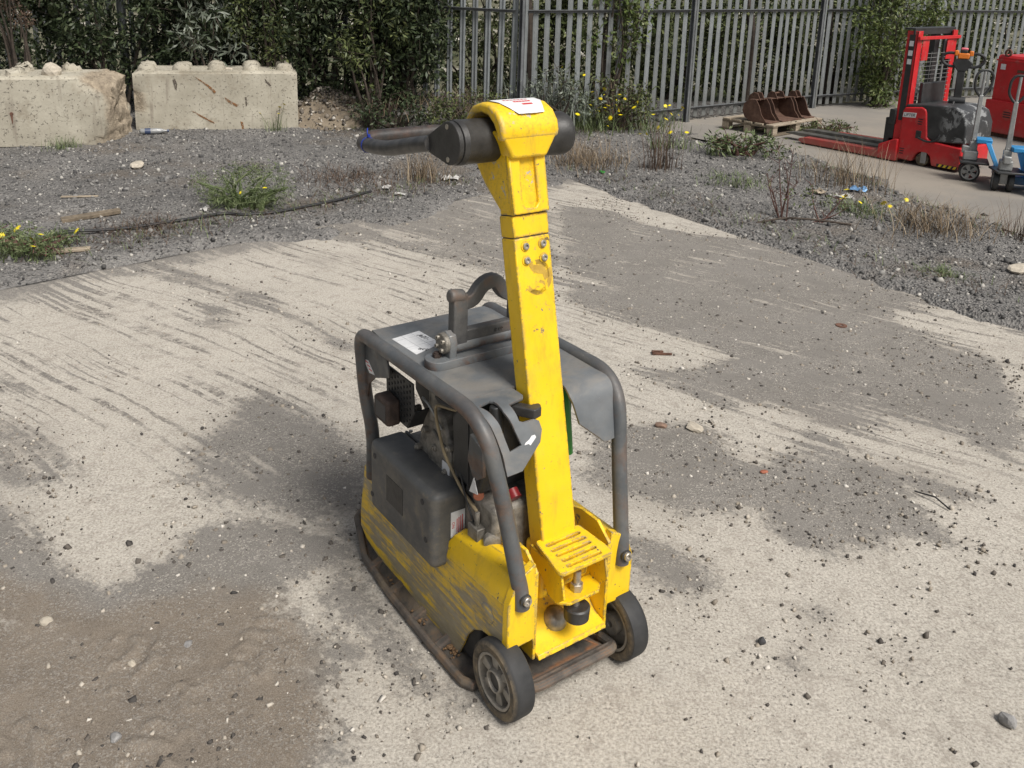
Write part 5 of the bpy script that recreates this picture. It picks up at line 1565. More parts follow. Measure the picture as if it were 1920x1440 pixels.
shrub('pale_shoots', 'lighter green shoots hanging in the dark hedge above the right block', -2.75, 10.85, 0.55, 0.2, 1.9, 26, 1300, 0.07, 'leaf_olive', 72, None, 'shrub', zmin=0.75, crad=0.17, aspect=0.34, stems=7)
shrub('pale_shoots', 'lighter green shoots in the hedge left of the fence end', -1.55, 10.6, 0.45, 0.2, 1.8, 24, 1100, 0.07, 'leaf_olive', 73, None, 'shrub', zmin=0.5, crad=0.17, aspect=0.34, stems=7)
shrub('dead_spray', 'brown dead flower sprays hanging at the top left corner', -5.55, 10.4, 0.45, 0.2, 1.9, 16, 1500, 0.045, 'grass_brown', 74, None, 'shrub', zmin=1.1, crad=0.11, aspect=0.3, stems=8)
# scrub beyond the fence
for i, (x, y, rx, ry, h, mat, n, lab) in enumerate((
    (-0.2, 13.0, 1.2, 0.6, 2.3, 'leaf_olive', 8500, 'thin olive scrub behind the fence beside the dark hedge'),
    (1.4, 12.9, 1.1, 0.5, 2.2, 'leaf_olive', 9500, 'olive scrub behind the fence above the compactor head'),
    (2.6, 14.0, 1.2, 0.6, 2.1, 'leaf_olive', 8500, 'thin scrub behind the fence left of the excavator buckets'),
    (4.0, 14.9, 1.2, 0.6, 2.2, 'leaf_olive', 10000, 'olive scrub behind the fence above the excavator buckets'),
    (5.4, 15.6, 1.2, 0.6, 2.2, 'leaf_fresh', 9000, 'yellow green scrub behind the fence left of the stacker mast'),
    (7.3, 16.6, 1.4, 0.6, 2.1, 'leaf_olive', 9500, 'scrub behind the fence right of the stacker mast'),
    (9.6, 17.6, 1.5, 0.6, 2.1, 'leaf_olive', 8500, 'scrub behind the fence above the red cabinet'))):
    shrub('scrub_bush', lab, x, y, rx, ry, h, 70, n, 0.075, mat, 80 + i, 'scrub beyond the fence', z0=-0.1, crad=0.26, aspect=0.5)
shrub('willow_bush', 'yellow green bush growing through the fence behind the stacker', 5.85, 14.15, 0.75, 0.55, 2.4, 80, 8500, 0.075, 'leaf_fresh', 95, None, 'bush', z0=0, crad=0.22, aspect=0.34)
shrub('bramble_bush', 'green leafy bush hanging over the fence above the compactor head', 1.25, 11.35, 0.45, 0.35, 2.1, 34, 1500, 0.07, 'leaf_fresh', 97, None, 'bush', z0=0, zmin=0.9, crad=0.2, aspect=0.5)
for i, (x, y, rx, h, mat, n, lab) in enumerate(((-0.35, 10.25, 0.5, 0.50, 'leaf_olive', 1300, 'low bramble at the fence foot behind the handle'), (0.55, 10.45, 0.55, 0.75, 'leaf_silver', 1300, 'grey green low bush at the fence foot behind the compactor head'),
                                                 (1.35, 10.95, 0.5, 0.70, 'leaf_olive', 1300, 'low olive bush at the fence foot right of the compactor drum'), (-1.3, 10.55, 0.55, 0.40, 'leaf_dark', 1300, 'low dark bramble beside the soil heap'))):
    shrub('low_bramble', lab, x, y, rx, 0.28, h, 40, n, 0.05, mat, 120 + i, 'low growth along the fence foot', crad=0.13, aspect=0.4, stems=14, zmin=0.02)
# trunks standing behind the fence
def bare_tree(label, x, y, seed):
    r = np.random.default_rng(seed)
    T = thing('tree', label, 'tree', (x, y, -0.1), 0, 'tree stems behind the fence')
    b = MB(); b.tube(fillet([(0, 0, 0), (r.normal(0, .12), 0, 1.2), (r.normal(0, .25), 0, 2.6), (r.normal(0, .3), 0, 4)], 0.5), [0.06] * 8 + [0.04] * 7 + [0.02], 8)
    b.build('trunk', 'bark', T)
    C = np.c_[r.normal(0, 0.6, 20), r.normal(0, 0.5, 20), r.uniform(2.0, 4.2, 20), r.uniform(0.2, 0.4, 20)]
    V, F = leaf_cloud(C, 2200, 0.08, r)
    link('crown', np_mesh('crown', V, F), 'leaf_olive', T)
for i, (x, y, lab) in enumerate(((0.35, 11.9, 'dark tree stem behind the fence left of the bramble'), (3.6, 13.6, 'dark tree stem behind the fence near its second post'), (5.2, 14.9, 'dark tree stem behind the fence beside the willow bush'))):
    bare_tree(lab, x, y, 300 + i)

# ---- blades
def blades(P, H, lean, width, r, seg=4, curve=0.6):
    """curved tapering blades rooted at P (n x 3)"""
    n = len(P)
    a = r.uniform(0, 2 * np.pi, n)
    d = np.stack([np.cos(a), np.sin(a), np.zeros(n)], -1)
    side = np.stack([-np.sin(a), np.cos(a), np.zeros(n)], -1)
    V = np.empty((n, (seg + 1) * 2, 3))
    for k in range(seg + 1):
        t = k / seg
        c = P + d * (H * lean * (t ** (1 + curve)))[:, None] + np.array([0, 0, 1.0]) * (H * (t - 0.25 * lean * t * t))[:, None]
        w = width * (1 - 0.85 * t)
        V[:, 2 * k] = c + side * np.asarray(w).reshape(-1, 1) / 2
        V[:, 2 * k + 1] = c - side * np.asarray(w).reshape(-1, 1) / 2
    base = (np.arange(n) * (seg + 1) * 2)[:, None]
    F = np.concatenate([base + np.array([[2 * k, 2 * k + 1, 2 * k + 3, 2 * k + 2]]) for k in range(seg)])
    return V.reshape(-1, 3), F
def tuft(name, label, x, y, rad, h, n, mat, seed, width=0.004, lean=0.8, group=None, cat='grass', z=None, extra=None):
    r = np.random.default_rng(seed)
    P = np.c_[x + r.normal(0, rad * 0.45, n), y + r.normal(0, rad * 0.45, n)]
    Z = gheight(P) if z is None else np.full(n, z)
    H = h * r.uniform(0.35, 1.0, n)
    V, F = blades(np.c_[P - [x, y], np.zeros(n)], H, lean * r.uniform(0.2, 1.2, n), width, r)
    T = thing(name, label, cat, (x, y, float(Z.mean()) - 0.01), 0, group)
    o = kind(link('blades', np_mesh('blades', V, F), mat, T), 'stuff')
    return T
def flowers(T, x, y, z, rad, h, n, seed, size=0.028, stem='grass_green'):
    """ragwort-like heads: small discs with petals on thin stems, one mesh per head"""
    r = np.random.default_rng(seed)
    me = None
    st = MB()
    for k in range(n):
        px, py_, hz = r.normal(0, rad * 0.5), r.normal(0, rad * 0.5), h * r.uniform(0.55, 1.0)
        st.tube(fillet([(px * 0.3, py_ * 0.3, 0), (px * 0.7, py_ * 0.7, hz * 0.6), (px, py_, hz)], 0.2, 3), 0.0022, 4)
        if me is None:
            V = [(0, 0, 0.004)]; F = []
            m_ = 10
            for i in range(m_ * 2):
                a = math.pi * i / m_; rr = size if i % 2 == 0 else size * 0.55
                V.append((rr * math.cos(a), rr * math.sin(a), 0.0 if i % 2 else -0.003))
            F = [(0, 1 + i, 1 + (i + 1) % (2 * m_)) for i in range(2 * m_)]
            me = np_mesh('flower_head', V, F)
            o = link('flower_head', me, 'petal_yellow', T)
        else:
            o = bpy.data.objects.new('flower_head', me); COL.objects.link(o); o.parent = T
        o.location = (px, py_, hz); o.rotation_euler = (r.normal(0.35, 0.4), r.normal(0, 0.4), r.uniform(0, 6)); s = r.uniform(0.7, 1.3); o.scale = (s, s, s)
    st.build('stems', stem, T)

shrub('green_weed', 'feathery green weed clump growing at the slab edge', -2.02, 6.88, 0.40, 0.24, 0.34, 60, 4200, 0.032, 'grass_green', 401, None, 'weed', crad=0.075, aspect=0.16, stems=26, zmin=0.01, bark='grass_green')
T_ = bpy.data.objects['green_weed']; flowers(T_, 0, 0, 0, 0.5, 0.30, 3, 402, 0.02)
tuft('dry_grass', 'pale dry grass tuft beside litter at the far slab edge', -0.72, 7.98, 0.22, 0.42, 160, 'grass_dry', 403, 0.006, 0.9, 'dry grass tufts')
tuft('dry_grass', 'dead brown bramble heap lying left of the litter', -1.35, 7.85, 0.55, 0.16, 420, 'grass_brown', 404, 0.007, 1.8, 'dry grass tufts')
tuft('dry_grass', 'wide straw coloured tuft right of the compactor head', 0.85, 8.85, 0.42, 0.36, 420, 'grass_dry', 405, 0.006, 1.2, 'dry grass tufts')
tuft('dry_grass', 'thin brown dry stalks right of the wide straw tuft', 1.55, 8.75, 0.22, 0.62, 90, 'grass_brown', 406, 0.008, 0.45, 'dry grass tufts')
tuft('dry_grass', 'sparse tall straw in front of the red stacker legs', 3.25, 8.35, 0.45, 0.52, 190, 'grass_dry', 407, 0.006, 0.7, 'dry grass tufts')
tuft('dry_grass', 'low spreading straw tuft near the right edge', 3.4, 6.9, 0.42, 0.30, 420, 'grass_dry', 408, 0.006, 1.3, 'dry grass tufts')
tuft('dry_grass', 'straw stalks standing at the right edge by the pavement', 4.05, 6.75, 0.25, 0.34, 90, 'grass_brown', 409, 0.006, 0.6, 'dry grass tufts')
tuft('dry_grass', 'dry bent grass under the fence behind the compactor handle', -0.45, 10.75, 0.7, 0.42, 420, 'grass_dry', 410, 0.008, 1.3, 'dry grass tufts')
tuft('dry_grass', 'dead brown grass on the bank behind the soil heap', -1.4, 11.2, 0.7, 0.28, 700, 'grass_brown', 411, 0.010, 1.4, 'dry grass tufts')
tuft('green_weed', 'grey green weed at the fence foot behind the compactor head', 0.45, 10.75, 0.5, 0.62, 420, 'leaf_silver', 412, 0.016, 0.8, None, 'weed')
shrub('green_weed', 'green weed at the edge of the yard pavement', 2.55, 9.55, 0.42, 0.25, 0.26, 40, 900, 0.07, 'grass_green', 413, None, 'weed', crad=0.08, aspect=0.25, stems=16, zmin=0.01, bark='stem_red')
tuft('green_weed', 'low green weed on the gravel right of the slab corner', 2.2, 8.3, 0.35, 0.10, 260, 'grass_green', 414, 0.010, 1.5, None, 'weed')
tuft('green_weed', 'small green weed between slab and gravel at the right', 2.95, 5.75, 0.16, 0.07, 220, 'grass_green', 415, 0.007, 1.6, None, 'weed')
shrub('green_weed', 'green weed under the flowers at the left edge', -3.05, 5.58, 0.36, 0.22, 0.16, 46, 2600, 0.034, 'grass_green', 416, None, 'weed', crad=0.06, aspect=0.2, stems=16, zmin=0.01, bark='stem_red')
tuft('dry_grass', 'reddish dry growth along the cable at the left slab edge', -2.55, 6.2, 0.35, 0.12, 300, 'grass_brown', 417, 0.006, 1.7, 'dry grass tufts')
shrub('green_weed', 'weeds growing on the pavement left of the stacker forks', 4.05, 11.45, 0.5, 0.25, 0.16, 34, 800, 0.05, 'leaf_olive', 418, None, 'weed', z0=-0.01, crad=0.08, aspect=0.3, stems=12, zmin=0.01, bark='stem_red')
tuft('green_weed', 'low green strip of weeds right of the dry stalks', 3.0, 7.3, 0.3, 0.10, 260, 'grass_green', 419, 0.008, 1.5, None, 'weed')
tuft('dry_grass', 'brown seeding docks against the fence left of the pallet', 1.35, 11.2, 0.35, 0.75, 130, 'grass_brown', 420, 0.016, 0.4, 'dry grass tufts')
tuft('green_weed', 'small grey weed with white flowers against the broken block', -4.45, 9.02, 0.16, 0.17, 130, 'grass_green', 421, 0.006, 0.8, None, 'weed')
tuft('green_weed', 'thin weed sprig with yellow tips against the right block', -2.62, 10.30, 0.14, 0.30, 40, 'grass_green', 422, 0.006, 0.7, None, 'weed')
flowers(bpy.data.objects['green_weed.009'] if 'green_weed.009' in bpy.data.objects else T_, 0, 0, 0, 0.22, 0.32, 4, 423, 0.022)
for k, (x, y, rad, h, n, lab) in enumerate(((1.05, 10.75, 0.60, 0.38, 24, 'yellow ragwort in flower right of the compactor drum'), (0.85, 11.0, 0.5, 0.70, 12, 'taller yellow ragwort against the fence behind the compactor head'),
                                             (-3.02, 5.58, 0.30, 0.20, 7, 'yellow ragwort in flower at the left edge'), (3.02, 7.42, 0.35, 0.12, 9, 'yellow ragwort by the blue can'), (1.85, 9.9, 0.4, 0.22, 6, 'low yellow ragwort at the pavement corner'), (1.75, 11.05, 0.6, 0.38, 18, 'yellow ragwort at the fence foot left of the pallet'))):
    T = thing('ragwort', lab, 'flower', (x, y, gz(x, y) - 0.01), 0, 'yellow ragwort plants')
    flowers(T, x, y, 0, rad, h, n, 430 + k)
    r = np.random.default_rng(440 + k)
    V, F = blades(np.c_[r.normal(0, rad * 0.4, (90, 2)), np.zeros(90)], h * r.uniform(0.3, 0.9, 90), 0.6 * r.random(90) + 0.2, 0.012, r)
    kind(link('leaves', np_mesh('leaves', V, F), 'grass_green', T), 'stuff')
def stalks(label, x, y, n, h, seed, spread=0.12):
    r = np.random.default_rng(seed)
    T = thing('dead_weed', label, 'weed', (x, y, gz(x, y) - 0.01), 0)
    for k in range(n):
        b = MB()
        a = r.uniform(0, 6.28); l = h * r.uniform(0.5, 1)
        e = Vector((math.cos(a) * spread * r.random() * 1.5, math.sin(a) * spread * r.random(), l))
        p0 = Vector((r.normal(0, 0.03), r.normal(0, 0.03), 0))
        path = fillet([p0, p0.lerp(e, 0.5) + Vector((r.normal(0, .02), 0, 0)), e], 0.2, 4)
        b.tube(path, [0.007 - 0.005 * i / (len(path) - 1) for i in range(len(path))], 5)
        for j in range(8):
            q = p0.lerp(e, r.uniform(0.3, 1)); b.tube([q, q + Vector((r.normal(0, .05), r.normal(0, .05), r.uniform(0.02, 0.09)))], [0.0028, 0.001], 4)
        b.build('stalk', 'stem_red', T)
    V, F = leaf_cloud(np.array([[r.normal(0, 0.08), r.normal(0, 0.08), r.uniform(0.2, h), 0.09] for _ in range(8)]), 60, 0.035, r)
    link('leaves', np_mesh('leaves', V, F), 'leaf_olive', T)
stalks('tall reddish dead stalks on the gravel right of the slab', 2.27, 7.12, 6, 0.62, 451)
stalks('short dark dead twigs beside the tall reddish stalks', 2.52, 7.0, 3, 0.30, 452, 0.2)

# loose twigs and dry litter along the slab edge and the fence foot
def litter_straw():
    r = np.random.default_rng(61)
    seg = [((-3.0, 5.5), (-0.4, 8.05), 900), ((0.7, 8.7), (3.1, 5.3), 500), ((-2.5, 10.9), (0.1, 10.1), 1400), ((0.3, 10.3), (2.3, 11.8), 900), ((3.2, 9.4), (4.1, 6.7), 500)]
    PP = []
    for a, c, n in seg:
        t = r.random(n)[:, None]
        PP.append(np.array(a) * (1 - t) + np.array(c) * t + r.normal(0, 0.13, (n, 2)))
    P = np.concatenate(PP)
    Z = gheight(P)
    uv = slab_uv(P); Z = np.where(np.minimum(uv[:, 0], uv[:, 1]) > 0, 0.003, Z)
    n = len(P)
    V, F = blades(np.c_[P, Z], np.full(n, 0.05) * r.uniform(0.3, 1.6, n), r.uniform(1.0, 3.0, n), 0.005, r, 3, 0.2)
    kind(link('dry_litter', np_mesh('dry_litter', V, F), 'grass_brown'), 'stuff')
    P = P[r.random(n) < 0.5] ; m = len(P)
    V, F = blades(np.c_[P, gheight(P)], 0.06 * r.uniform(0.4, 1.5, m), r.uniform(0.4, 1.5, m), 0.006, r, 3)
    kind(link('low_grass', np_mesh('low_grass', V, F), 'grass_green'), 'stuff')
litter_straw()
# ------------------------------------------------------------------ pedestrian stacker
def build_stacker():
    T = thing('pallet_stacker', 'red pedestrian pallet stacker with black hood and upright mast in front of the fence', 'forklift', (4.22, 9.80, -0.010), R(38))
    # straddle legs
    for x0 in (-0.01, 0.66):
        b = MB(); b.prism([(-0.05, 0.012), (1.08, 0.012), (1.14, 0.03), (1.14, 0.062), (1.06, 0.085), (0.1, 0.10), (-0.05, 0.10)], 0, x0, x0 + 0.11)
        lg = b.build('straddle_leg', 'leg_red', T, 0.008)
        b = MB(); b.lathe([(0.0, 0.03), (0.002, 0.036), (0.07, 0.036), (0.072, 0.03)], 18, frame((x0 + 0.02, 1.08, 0.036), (1, 0, 0), (0, 1, 0))); b.build('load_roller', 'black_worn', lg)
        b = MB(); b.prism([(-0.10, 0.01), (0.115, 0.01), (0.12, 0.03), (0.12, 0.165), (-0.06, 0.25), (-0.10, 0.25)], 0, x0 - 0.015, x0 + 0.15)
        b.build('leg_block', 'red_paint', lg, 0.012, 3)
    for x0 in (0.13, 0.46):
        b = MB(); b.prism([(0.02, 0.065), (0.02, 0.112), (1.30, 0.10), (1.42, 0.078), (1.42, 0.068), (1.30, 0.066)], 0, x0, x0 + 0.14)
        f = b.build('fork', 'fork_steel', T, 0.003)
        b = MB(); b.box(x0, x0 + 0.14, 0.0, 0.03, 0.066, 0.50); b.build('fork_heel', 'black_plastic', f, 0.004)
    b = MB(); b.box(0.03, 0.72, -0.005, 0.05, 0.24, 0.47); b.box(0.03, 0.18, 0.04, 0.10, 0.12, 0.46); b.box(0.0, 0.12, -0.02, 0.05, 0.40, 0.56)
    b.build('fork_carriage', 'hood_black', T, 0.006)
    # mast
    for x0, s in ((0.03, 1), (0.86, -1)):
        b = MB(); b.box(min(x0, x0 + s * 0.022), max(x0, x0 + s * 0.022), -0.135, -0.01, 0.08, 1.40); b.box(min(x0, x0 + s * 0.09), max(x0, x0 + s * 0.09), -0.137, -0.117, 0.08, 1.40)
        up = b.build('mast_upright', 'red_paint', T, 0.003)
        b = MB(); b.box(min(x0 + s * 0.024, x0 + s * 0.08), max(x0 + s * 0.024, x0 + s * 0.08), -0.112, -0.02, 0.1, 1.39)
        b.build('inner_channel', 'hood_black', up, 0.002)
        b = MB(); b.box(min(x0 + s * 0.09, x0 + s * 0.22), max(x0 + s * 0.09, x0 + s * 0.22), -0.15, -0.139, 1.09, 1.31); b.build('mast_gusset', 'red_paint', up, 0.003)
        b = MB(); b.cyl((x0 + s * 0.15, -0.09, 0.55), (x0 + s * 0.15, -0.09, 1.30), 0.012, 8); b.build('lift_rod', 'steel_grey', up)
        if s > 0:
            b = MB(); b.box(x0 - 0.002, x0 - 0.0003, -0.105, -0.040, 0.45, 1.36); b.build('channel_slot', 'hood_black', up)
        for z in (1.24, 1.14, 1.05):
            if s > 0:
                b = MB(); b.box(x0 - 0.005, x0 - 0.003, -0.095, -0.05, z, z + 0.055); b.build('sticker', 'label_white', up)
    b = MB(); b.box(0.02, 0.88, -0.10, 0.02, 1.41, 1.43); b.box(0.02, 0.88, -0.10, -0.08, 1.36, 1.41); b.build('mast_top', 'hood_black', T, 0.003)
    b = MB(); b.box(0.02, 0.89, -0.165, -0.140, 1.31, 1.345); b.build('cross_bar', 'red_paint', T, 0.004)
    b = MB(); b.box(0.50, 0.60, -0.08, -0.02, 0.3, 1.38); b.build('inner_mast', 'hood_black', T, 0.003)
    b = MB(); b.cyl((0.30, -0.05, 0.3), (0.30, -0.05, 1.2), 0.02, 10); b.build('lift_cylinder', 'steel_grey', T)
    for k in range(13):
        z = 0.62 + k * 0.045
        b = MB(); b.box(0.11, 0.78, -0.146, -0.142, z, z + 0.004); b.build('guard_wire', 'steel_grey', T, flat=True)
    for x in (0.2, 0.33, 0.46, 0.59, 0.72):
        b = MB(); b.box(x, x + 0.004, -0.150, -0.146, 0.60, 1.18); b.build('guard_wire', 'steel_grey', T, flat=True)
    b = MB(); b.box(0.16, 0.62, -0.20, -0.155, 0.58, 0.86); b.build('battery_vent', 'hood_black', T, 0.01)
    # chassis
    prof = [(-0.093, 0.04), (-0.094, 0.555), (-0.115, 0.60), (-0.30, 0.625), (-0.345, 0.605), (-0.36, 0.57), (-0.40, 0.31), (-0.45, 0.28), (-0.78, 0.26), (-0.79, 0.05), (-0.76, 0.025),
            (-0.485, 0.025), (-0.455, 0.125), (-0.42, 0.15), (-0.34, 0.15), (-0.30, 0.12), (-0.265, 0.035)]
    b = MB(); b.prism(prof, 0, 0.0, 0.60); ch = b.build('chassis', 'red_paint', T, 0.016, 4)
    b = MB(); b.prism([(-0.10, 0.60), (-0.13, 0.635), (-0.36, 0.66), (-0.62, 0.67), (-0.73, 0.62), (-0.785, 0.50), (-0.79, 0.30), (-0.46, 0.275), (-0.385, 0.32), (-0.335, 0.60)], 0, 0.012, 0.588)
    hd = b.build('hood', 'hood_scuffed', T, 0.05, 5)
    b = MB(); b.lathe([(0, 0.060), (0.003, 0.068), (0.05, 0.068), (0.052, 0.06)], 28, frame((0.02, -0.37, 0.072), (1, 0, 0), (0, 1, 0))); w = b.build('castor_wheel', 'tyre_rubber', T)
    side_attr(w, lambda c: 1.0)
    b = MB(); b.box(0.005, 0.016, -0.42, -0.36, 0.035, 0.16, ); b.build('castor_fork', 'steel_grey', w, 0.003)
    for y0, z0 in ((-0.28, 0.44), (-0.12, 0.10)):
        for k in range(3):
            b = MB(); b.box(-0.003, 0.002, y0 - 0.045 - k * 0.004, y0, z0 + k * 0.026, z0 + 0.010 + k * 0.026); b.build('vent_slot', 'print_black', ch)
    b = MB(); b.box(-0.006, 0.004, -0.335, -0.275, 0.29, 0.375); b.build('socket', 'hood_black', ch, 0.006)
    b = MB(); b.tube(fillet([(-0.01, -0.31, 0.30), (-0.02, -0.42, 0.27), (-0.01, -0.52, 0.30), (0.06, -0.53, 0.45), (0.2, -0.50, 0.60), (0.32, -0.47, 0.68)], 0.08), 0.011, 8); b.build('coiled_lead', 'black_plastic', T)
    lm = frame((-0.0015, -0.178, 0.525), (0, -1, 0.06), (0, -0.25, 1))
    sg = plate('sign', [(-0.075, -0.026), (0.070, -0.026), (0.078, 0.026), (-0.067, 0.026)], [], 'label_white', ch, lm, 0.002, 0)
    text('writing', 'LIFTER', 0.042, 'print_black', sg, lm @ Matrix.Translation((0, 0, 0.0014)), 0.0006, 0.2)
    for k in range(4):
        b = MB(); y = -0.56 - k * 0.052
        b.add([(-0.002, y, 0.032), (-0.002, y - 0.028, 0.032), (-0.002, y - 0.045, 0.062), (-0.002, y - 0.017, 0.062)], [(0, 1, 2, 3)]); b.build('hazard_stripe', 'hazard_yellow', ch)
    b = MB(); b.add([(-0.0012, -0.545, 0.030), (-0.0012, -0.765, 0.030), (-0.0012, -0.765, 0.064), (-0.0012, -0.545, 0.064)], [(0, 1, 2, 3)]); b.build('hazard_band', 'print_black', ch)
    # tiller
    wd = Vector((0.464, -0.883, 0)).normalized()
    c0 = Vector((0.40, -0.46, 0.66))
    til = MB(); til.cyl(c0 - wd * 0.08 + Vector((0, 0, 0.03)), c0 + wd * 0.08 + Vector((0, 0, 0.03)), 0.042, 16); til = til.build('tiller_pivot', 'hood_black', T, 0.006)
    tm = Matrix.Translation(c0) @ frame((0, 0, 0), wd, Vector((0, 0, 1)).cross(wd))
    b = MB(); b.box(-0.038, 0.038, -0.02, 0.02, 0.04, 0.36, tm); b.prism([(-0.04, 0.34), (0.04, 0.34), (0.10, 0.42), (0.06, 0.47), (-0.06, 0.47), (-0.10, 0.42)], 1, -0.025, 0.025, tm)
    b.build('tiller_arm', 'hood_black', til, 0.008)
    for s in (-1, 1):
        b = MB(); b.tube(fillet([tm @ Vector((s * p[0], 0, p[1])) for p in ((0.04, 0.39), (0.13, 0.385), (0.20, 0.43), (0.205, 0.50), (0.14, 0.53), (0.05, 0.52))], 0.05), 0.0155, 10); b.build('grip_loop', 'black_plastic', til)
        b = MB(); b.box(s * 0.07 - 0.02, s * 0.07 + 0.02, -0.025, 0.025, 0.50, 0.555, tm); b.build('rocker', 'orange_plastic', til, 0.008)
    b = MB(); b.box(-0.055, 0.055, -0.03, 0.03, 0.47, 0.53, tm); b.build('control_head', 'orange_plastic', til, 0.01)
    b = MB(); b.box(-0.03, 0.03, -0.025, 0.025, 0.53, 0.56, tm); b.build('switch_housing', 'black_plastic', til, 0.006)
    b = MB(); b.box(-0.035, 0.035, -0.022, 0.022, 0.56, 0.585, tm); b.build('belly_button', 'pink_plastic', til, 0.01)
build_stacker()

# ------------------------------------------------------------------ hand pallet trucks
def pallet_truck(label, x, y, heading, steer, lean, wdir):
    T = thing('pallet_truck', label, 'pallet truck', (x, y, -0.010), heading, 'blue hand pallet trucks at the right edge')
    sm = Matrix.Rotation(steer, 4, 'Z')
    for s in (-1, 1):
        m = sm @ Matrix.Translation((0, s * 0.065, 0.095)) @ Matrix.Rotation(math.pi / 2, 4, 'Z')
        b = MB(); b.lathe([(-0.025, 0.078), (-0.025, 0.088), (-0.018, 0.095), (0.018, 0.095), (0.025, 0.088), (0.025, 0.078)], 32, m, True)
        w = b.build('steer_wheel', 'black_plastic', T, 0, 2, 40)
        b = MB(); b.lathe([(-0.022, 0.077), (-0.022, 0.066), (0.022, 0.066), (0.022, 0.077)], 28, m, True); b.lathe([(-0.024, 0.022), (0.024, 0.022)], 16, m)
        for k in range(5):
            a = 2 * math.pi * k / 5
            q = m @ Matrix.Rotation(a, 4, 'X')
            b.hexa([q @ Vector(v) for v in ((-0.02, 0.018, -0.014), (0.02, 0.018, -0.014), (0.02, 0.070, -0.020), (-0.02, 0.070, -0.020))],
                   [q @ Vector(v) for v in ((-0.02, 0.018, 0.014), (0.02, 0.018, 0.014), (0.02, 0.070, 0.020), (-0.02, 0.070, 0.020))])
        b.build('rim', 'steel_grey', w)
        b = MB(); b.lathe([(-0.026, 0.012), (0.026, 0.012)], 12, m); b.build('axle_cap', 'print_black', w)
    b = MB(); b.box(-0.05, 0.05, -0.035, 0.035, 0.07, 0.2, sm); b.build('fork_yoke', 'steel_grey', T, 0.006)
    b = MB(); b.box(-0.10, 0.16, -0.15, 0.15, 0.185, 0.205); b.build('turntable', 'hood_black', T, 0.004)
    b = MB(); b.box(-0.075, 0.055, -0.055, 0.055, 0.205, 0.30, sm); b.cyl(sm @ Vector((0.01, 0, 0.29)), sm @ Vector((0.01, 0, 0.42)), 0.026, 14); b.box(-0.095, -0.02, -0.035, 0.035, 0.27, 0.345, sm)
    b.build('hydraulic_pump', 'steel_grey', T, 0.012, 3)
    b = MB(); b.box(0.02, 0.16, -0.09, 0.09, 0.385, 0.43); b.build('pump_head', 'blue_paint', T, 0.008)
    b = MB(); b.hexa([(0.10, -0.11, 0.40), (0.15, -0.11, 0.40), (0.15, 0.11, 0.40), (0.10, 0.11, 0.40)][::-1], [(0.25, -0.25, 0.09), (0.29, -0.25, 0.09), (0.29, 0.25, 0.09), (0.25, 0.25, 0.09)][::-1])
    b.build('head_frame', 'blue_paint', T, 0.006)
    for s in (-1, 1):
        b = MB(); b.prism([(0.22, 0.05), (0.22, 0.13), (1.22, 0.10), (1.30, 0.06), (1.30, 0.045)], 1, s * 0.26, s * 0.12); b.build('fork', 'blue_paint', T, 0.006)
        b = MB(); b.lathe([(-0.03, 0.03), (0.03, 0.03)], 14, frame((1.15, s * 0.19, 0.032), (0, 1, 0), (1, 0, 0))); b.build('load_roller', 'black_plastic', T)
    # handle, in the plane of wdir
    w = Vector(wdir).normalized(); up = (Vector((0, 0, 1)) + w * lean).normalized()
    dpt = w.cross(up).normalized()
    hm = frame((0.0, 0.0, 0.33), w, up)            # local x = w, y = up
    hd = MB(); hd.prism([(-0.024, 0.0), (0.024, 0.0), (0.018, 0.52), (-0.018, 0.52)], 2, -0.014, 0.014, hm); hd.box(-0.035, 0.035, -0.09, 0.06, -0.03, 0.03, hm)
    h = hd.build('handle_shaft', 'steel_grey', T, 0.004)
    b = MB(); b.tube(fillet([hm @ Vector((p[0], p[1], 0)) for p in ((0.0, 0.50), (-0.045, 0.54), (-0.075, 0.60), (-0.07, 0.71), (-0.035, 0.76), (0.05, 0.76), (0.085, 0.71), (0.075, 0.60), (0.03, 0.53), (0.0, 0.50))], 0.03), 0.0125, 9)
    b.build('grip_loop', 'black_plastic', h)
    b = MB(); b.tube([hm @ Vector((0, 0.50, 0)), hm @ Vector((0.005, 0.75, 0))], 0.014, 8); b.build('release_lever', 'steel_grey', h)
    return T
pallet_truck('blue hand pallet truck with its steel handle leaning right, behind the nearer one', 4.66, 8.90, R(-24), 0.0, 0.16, (0.97, 0.24, 0))
pallet_truck('nearest blue hand pallet truck, cut by the right edge', 4.76, 8.45, R(-12), R(80), 0.10, (0.97, -0.2, 0))

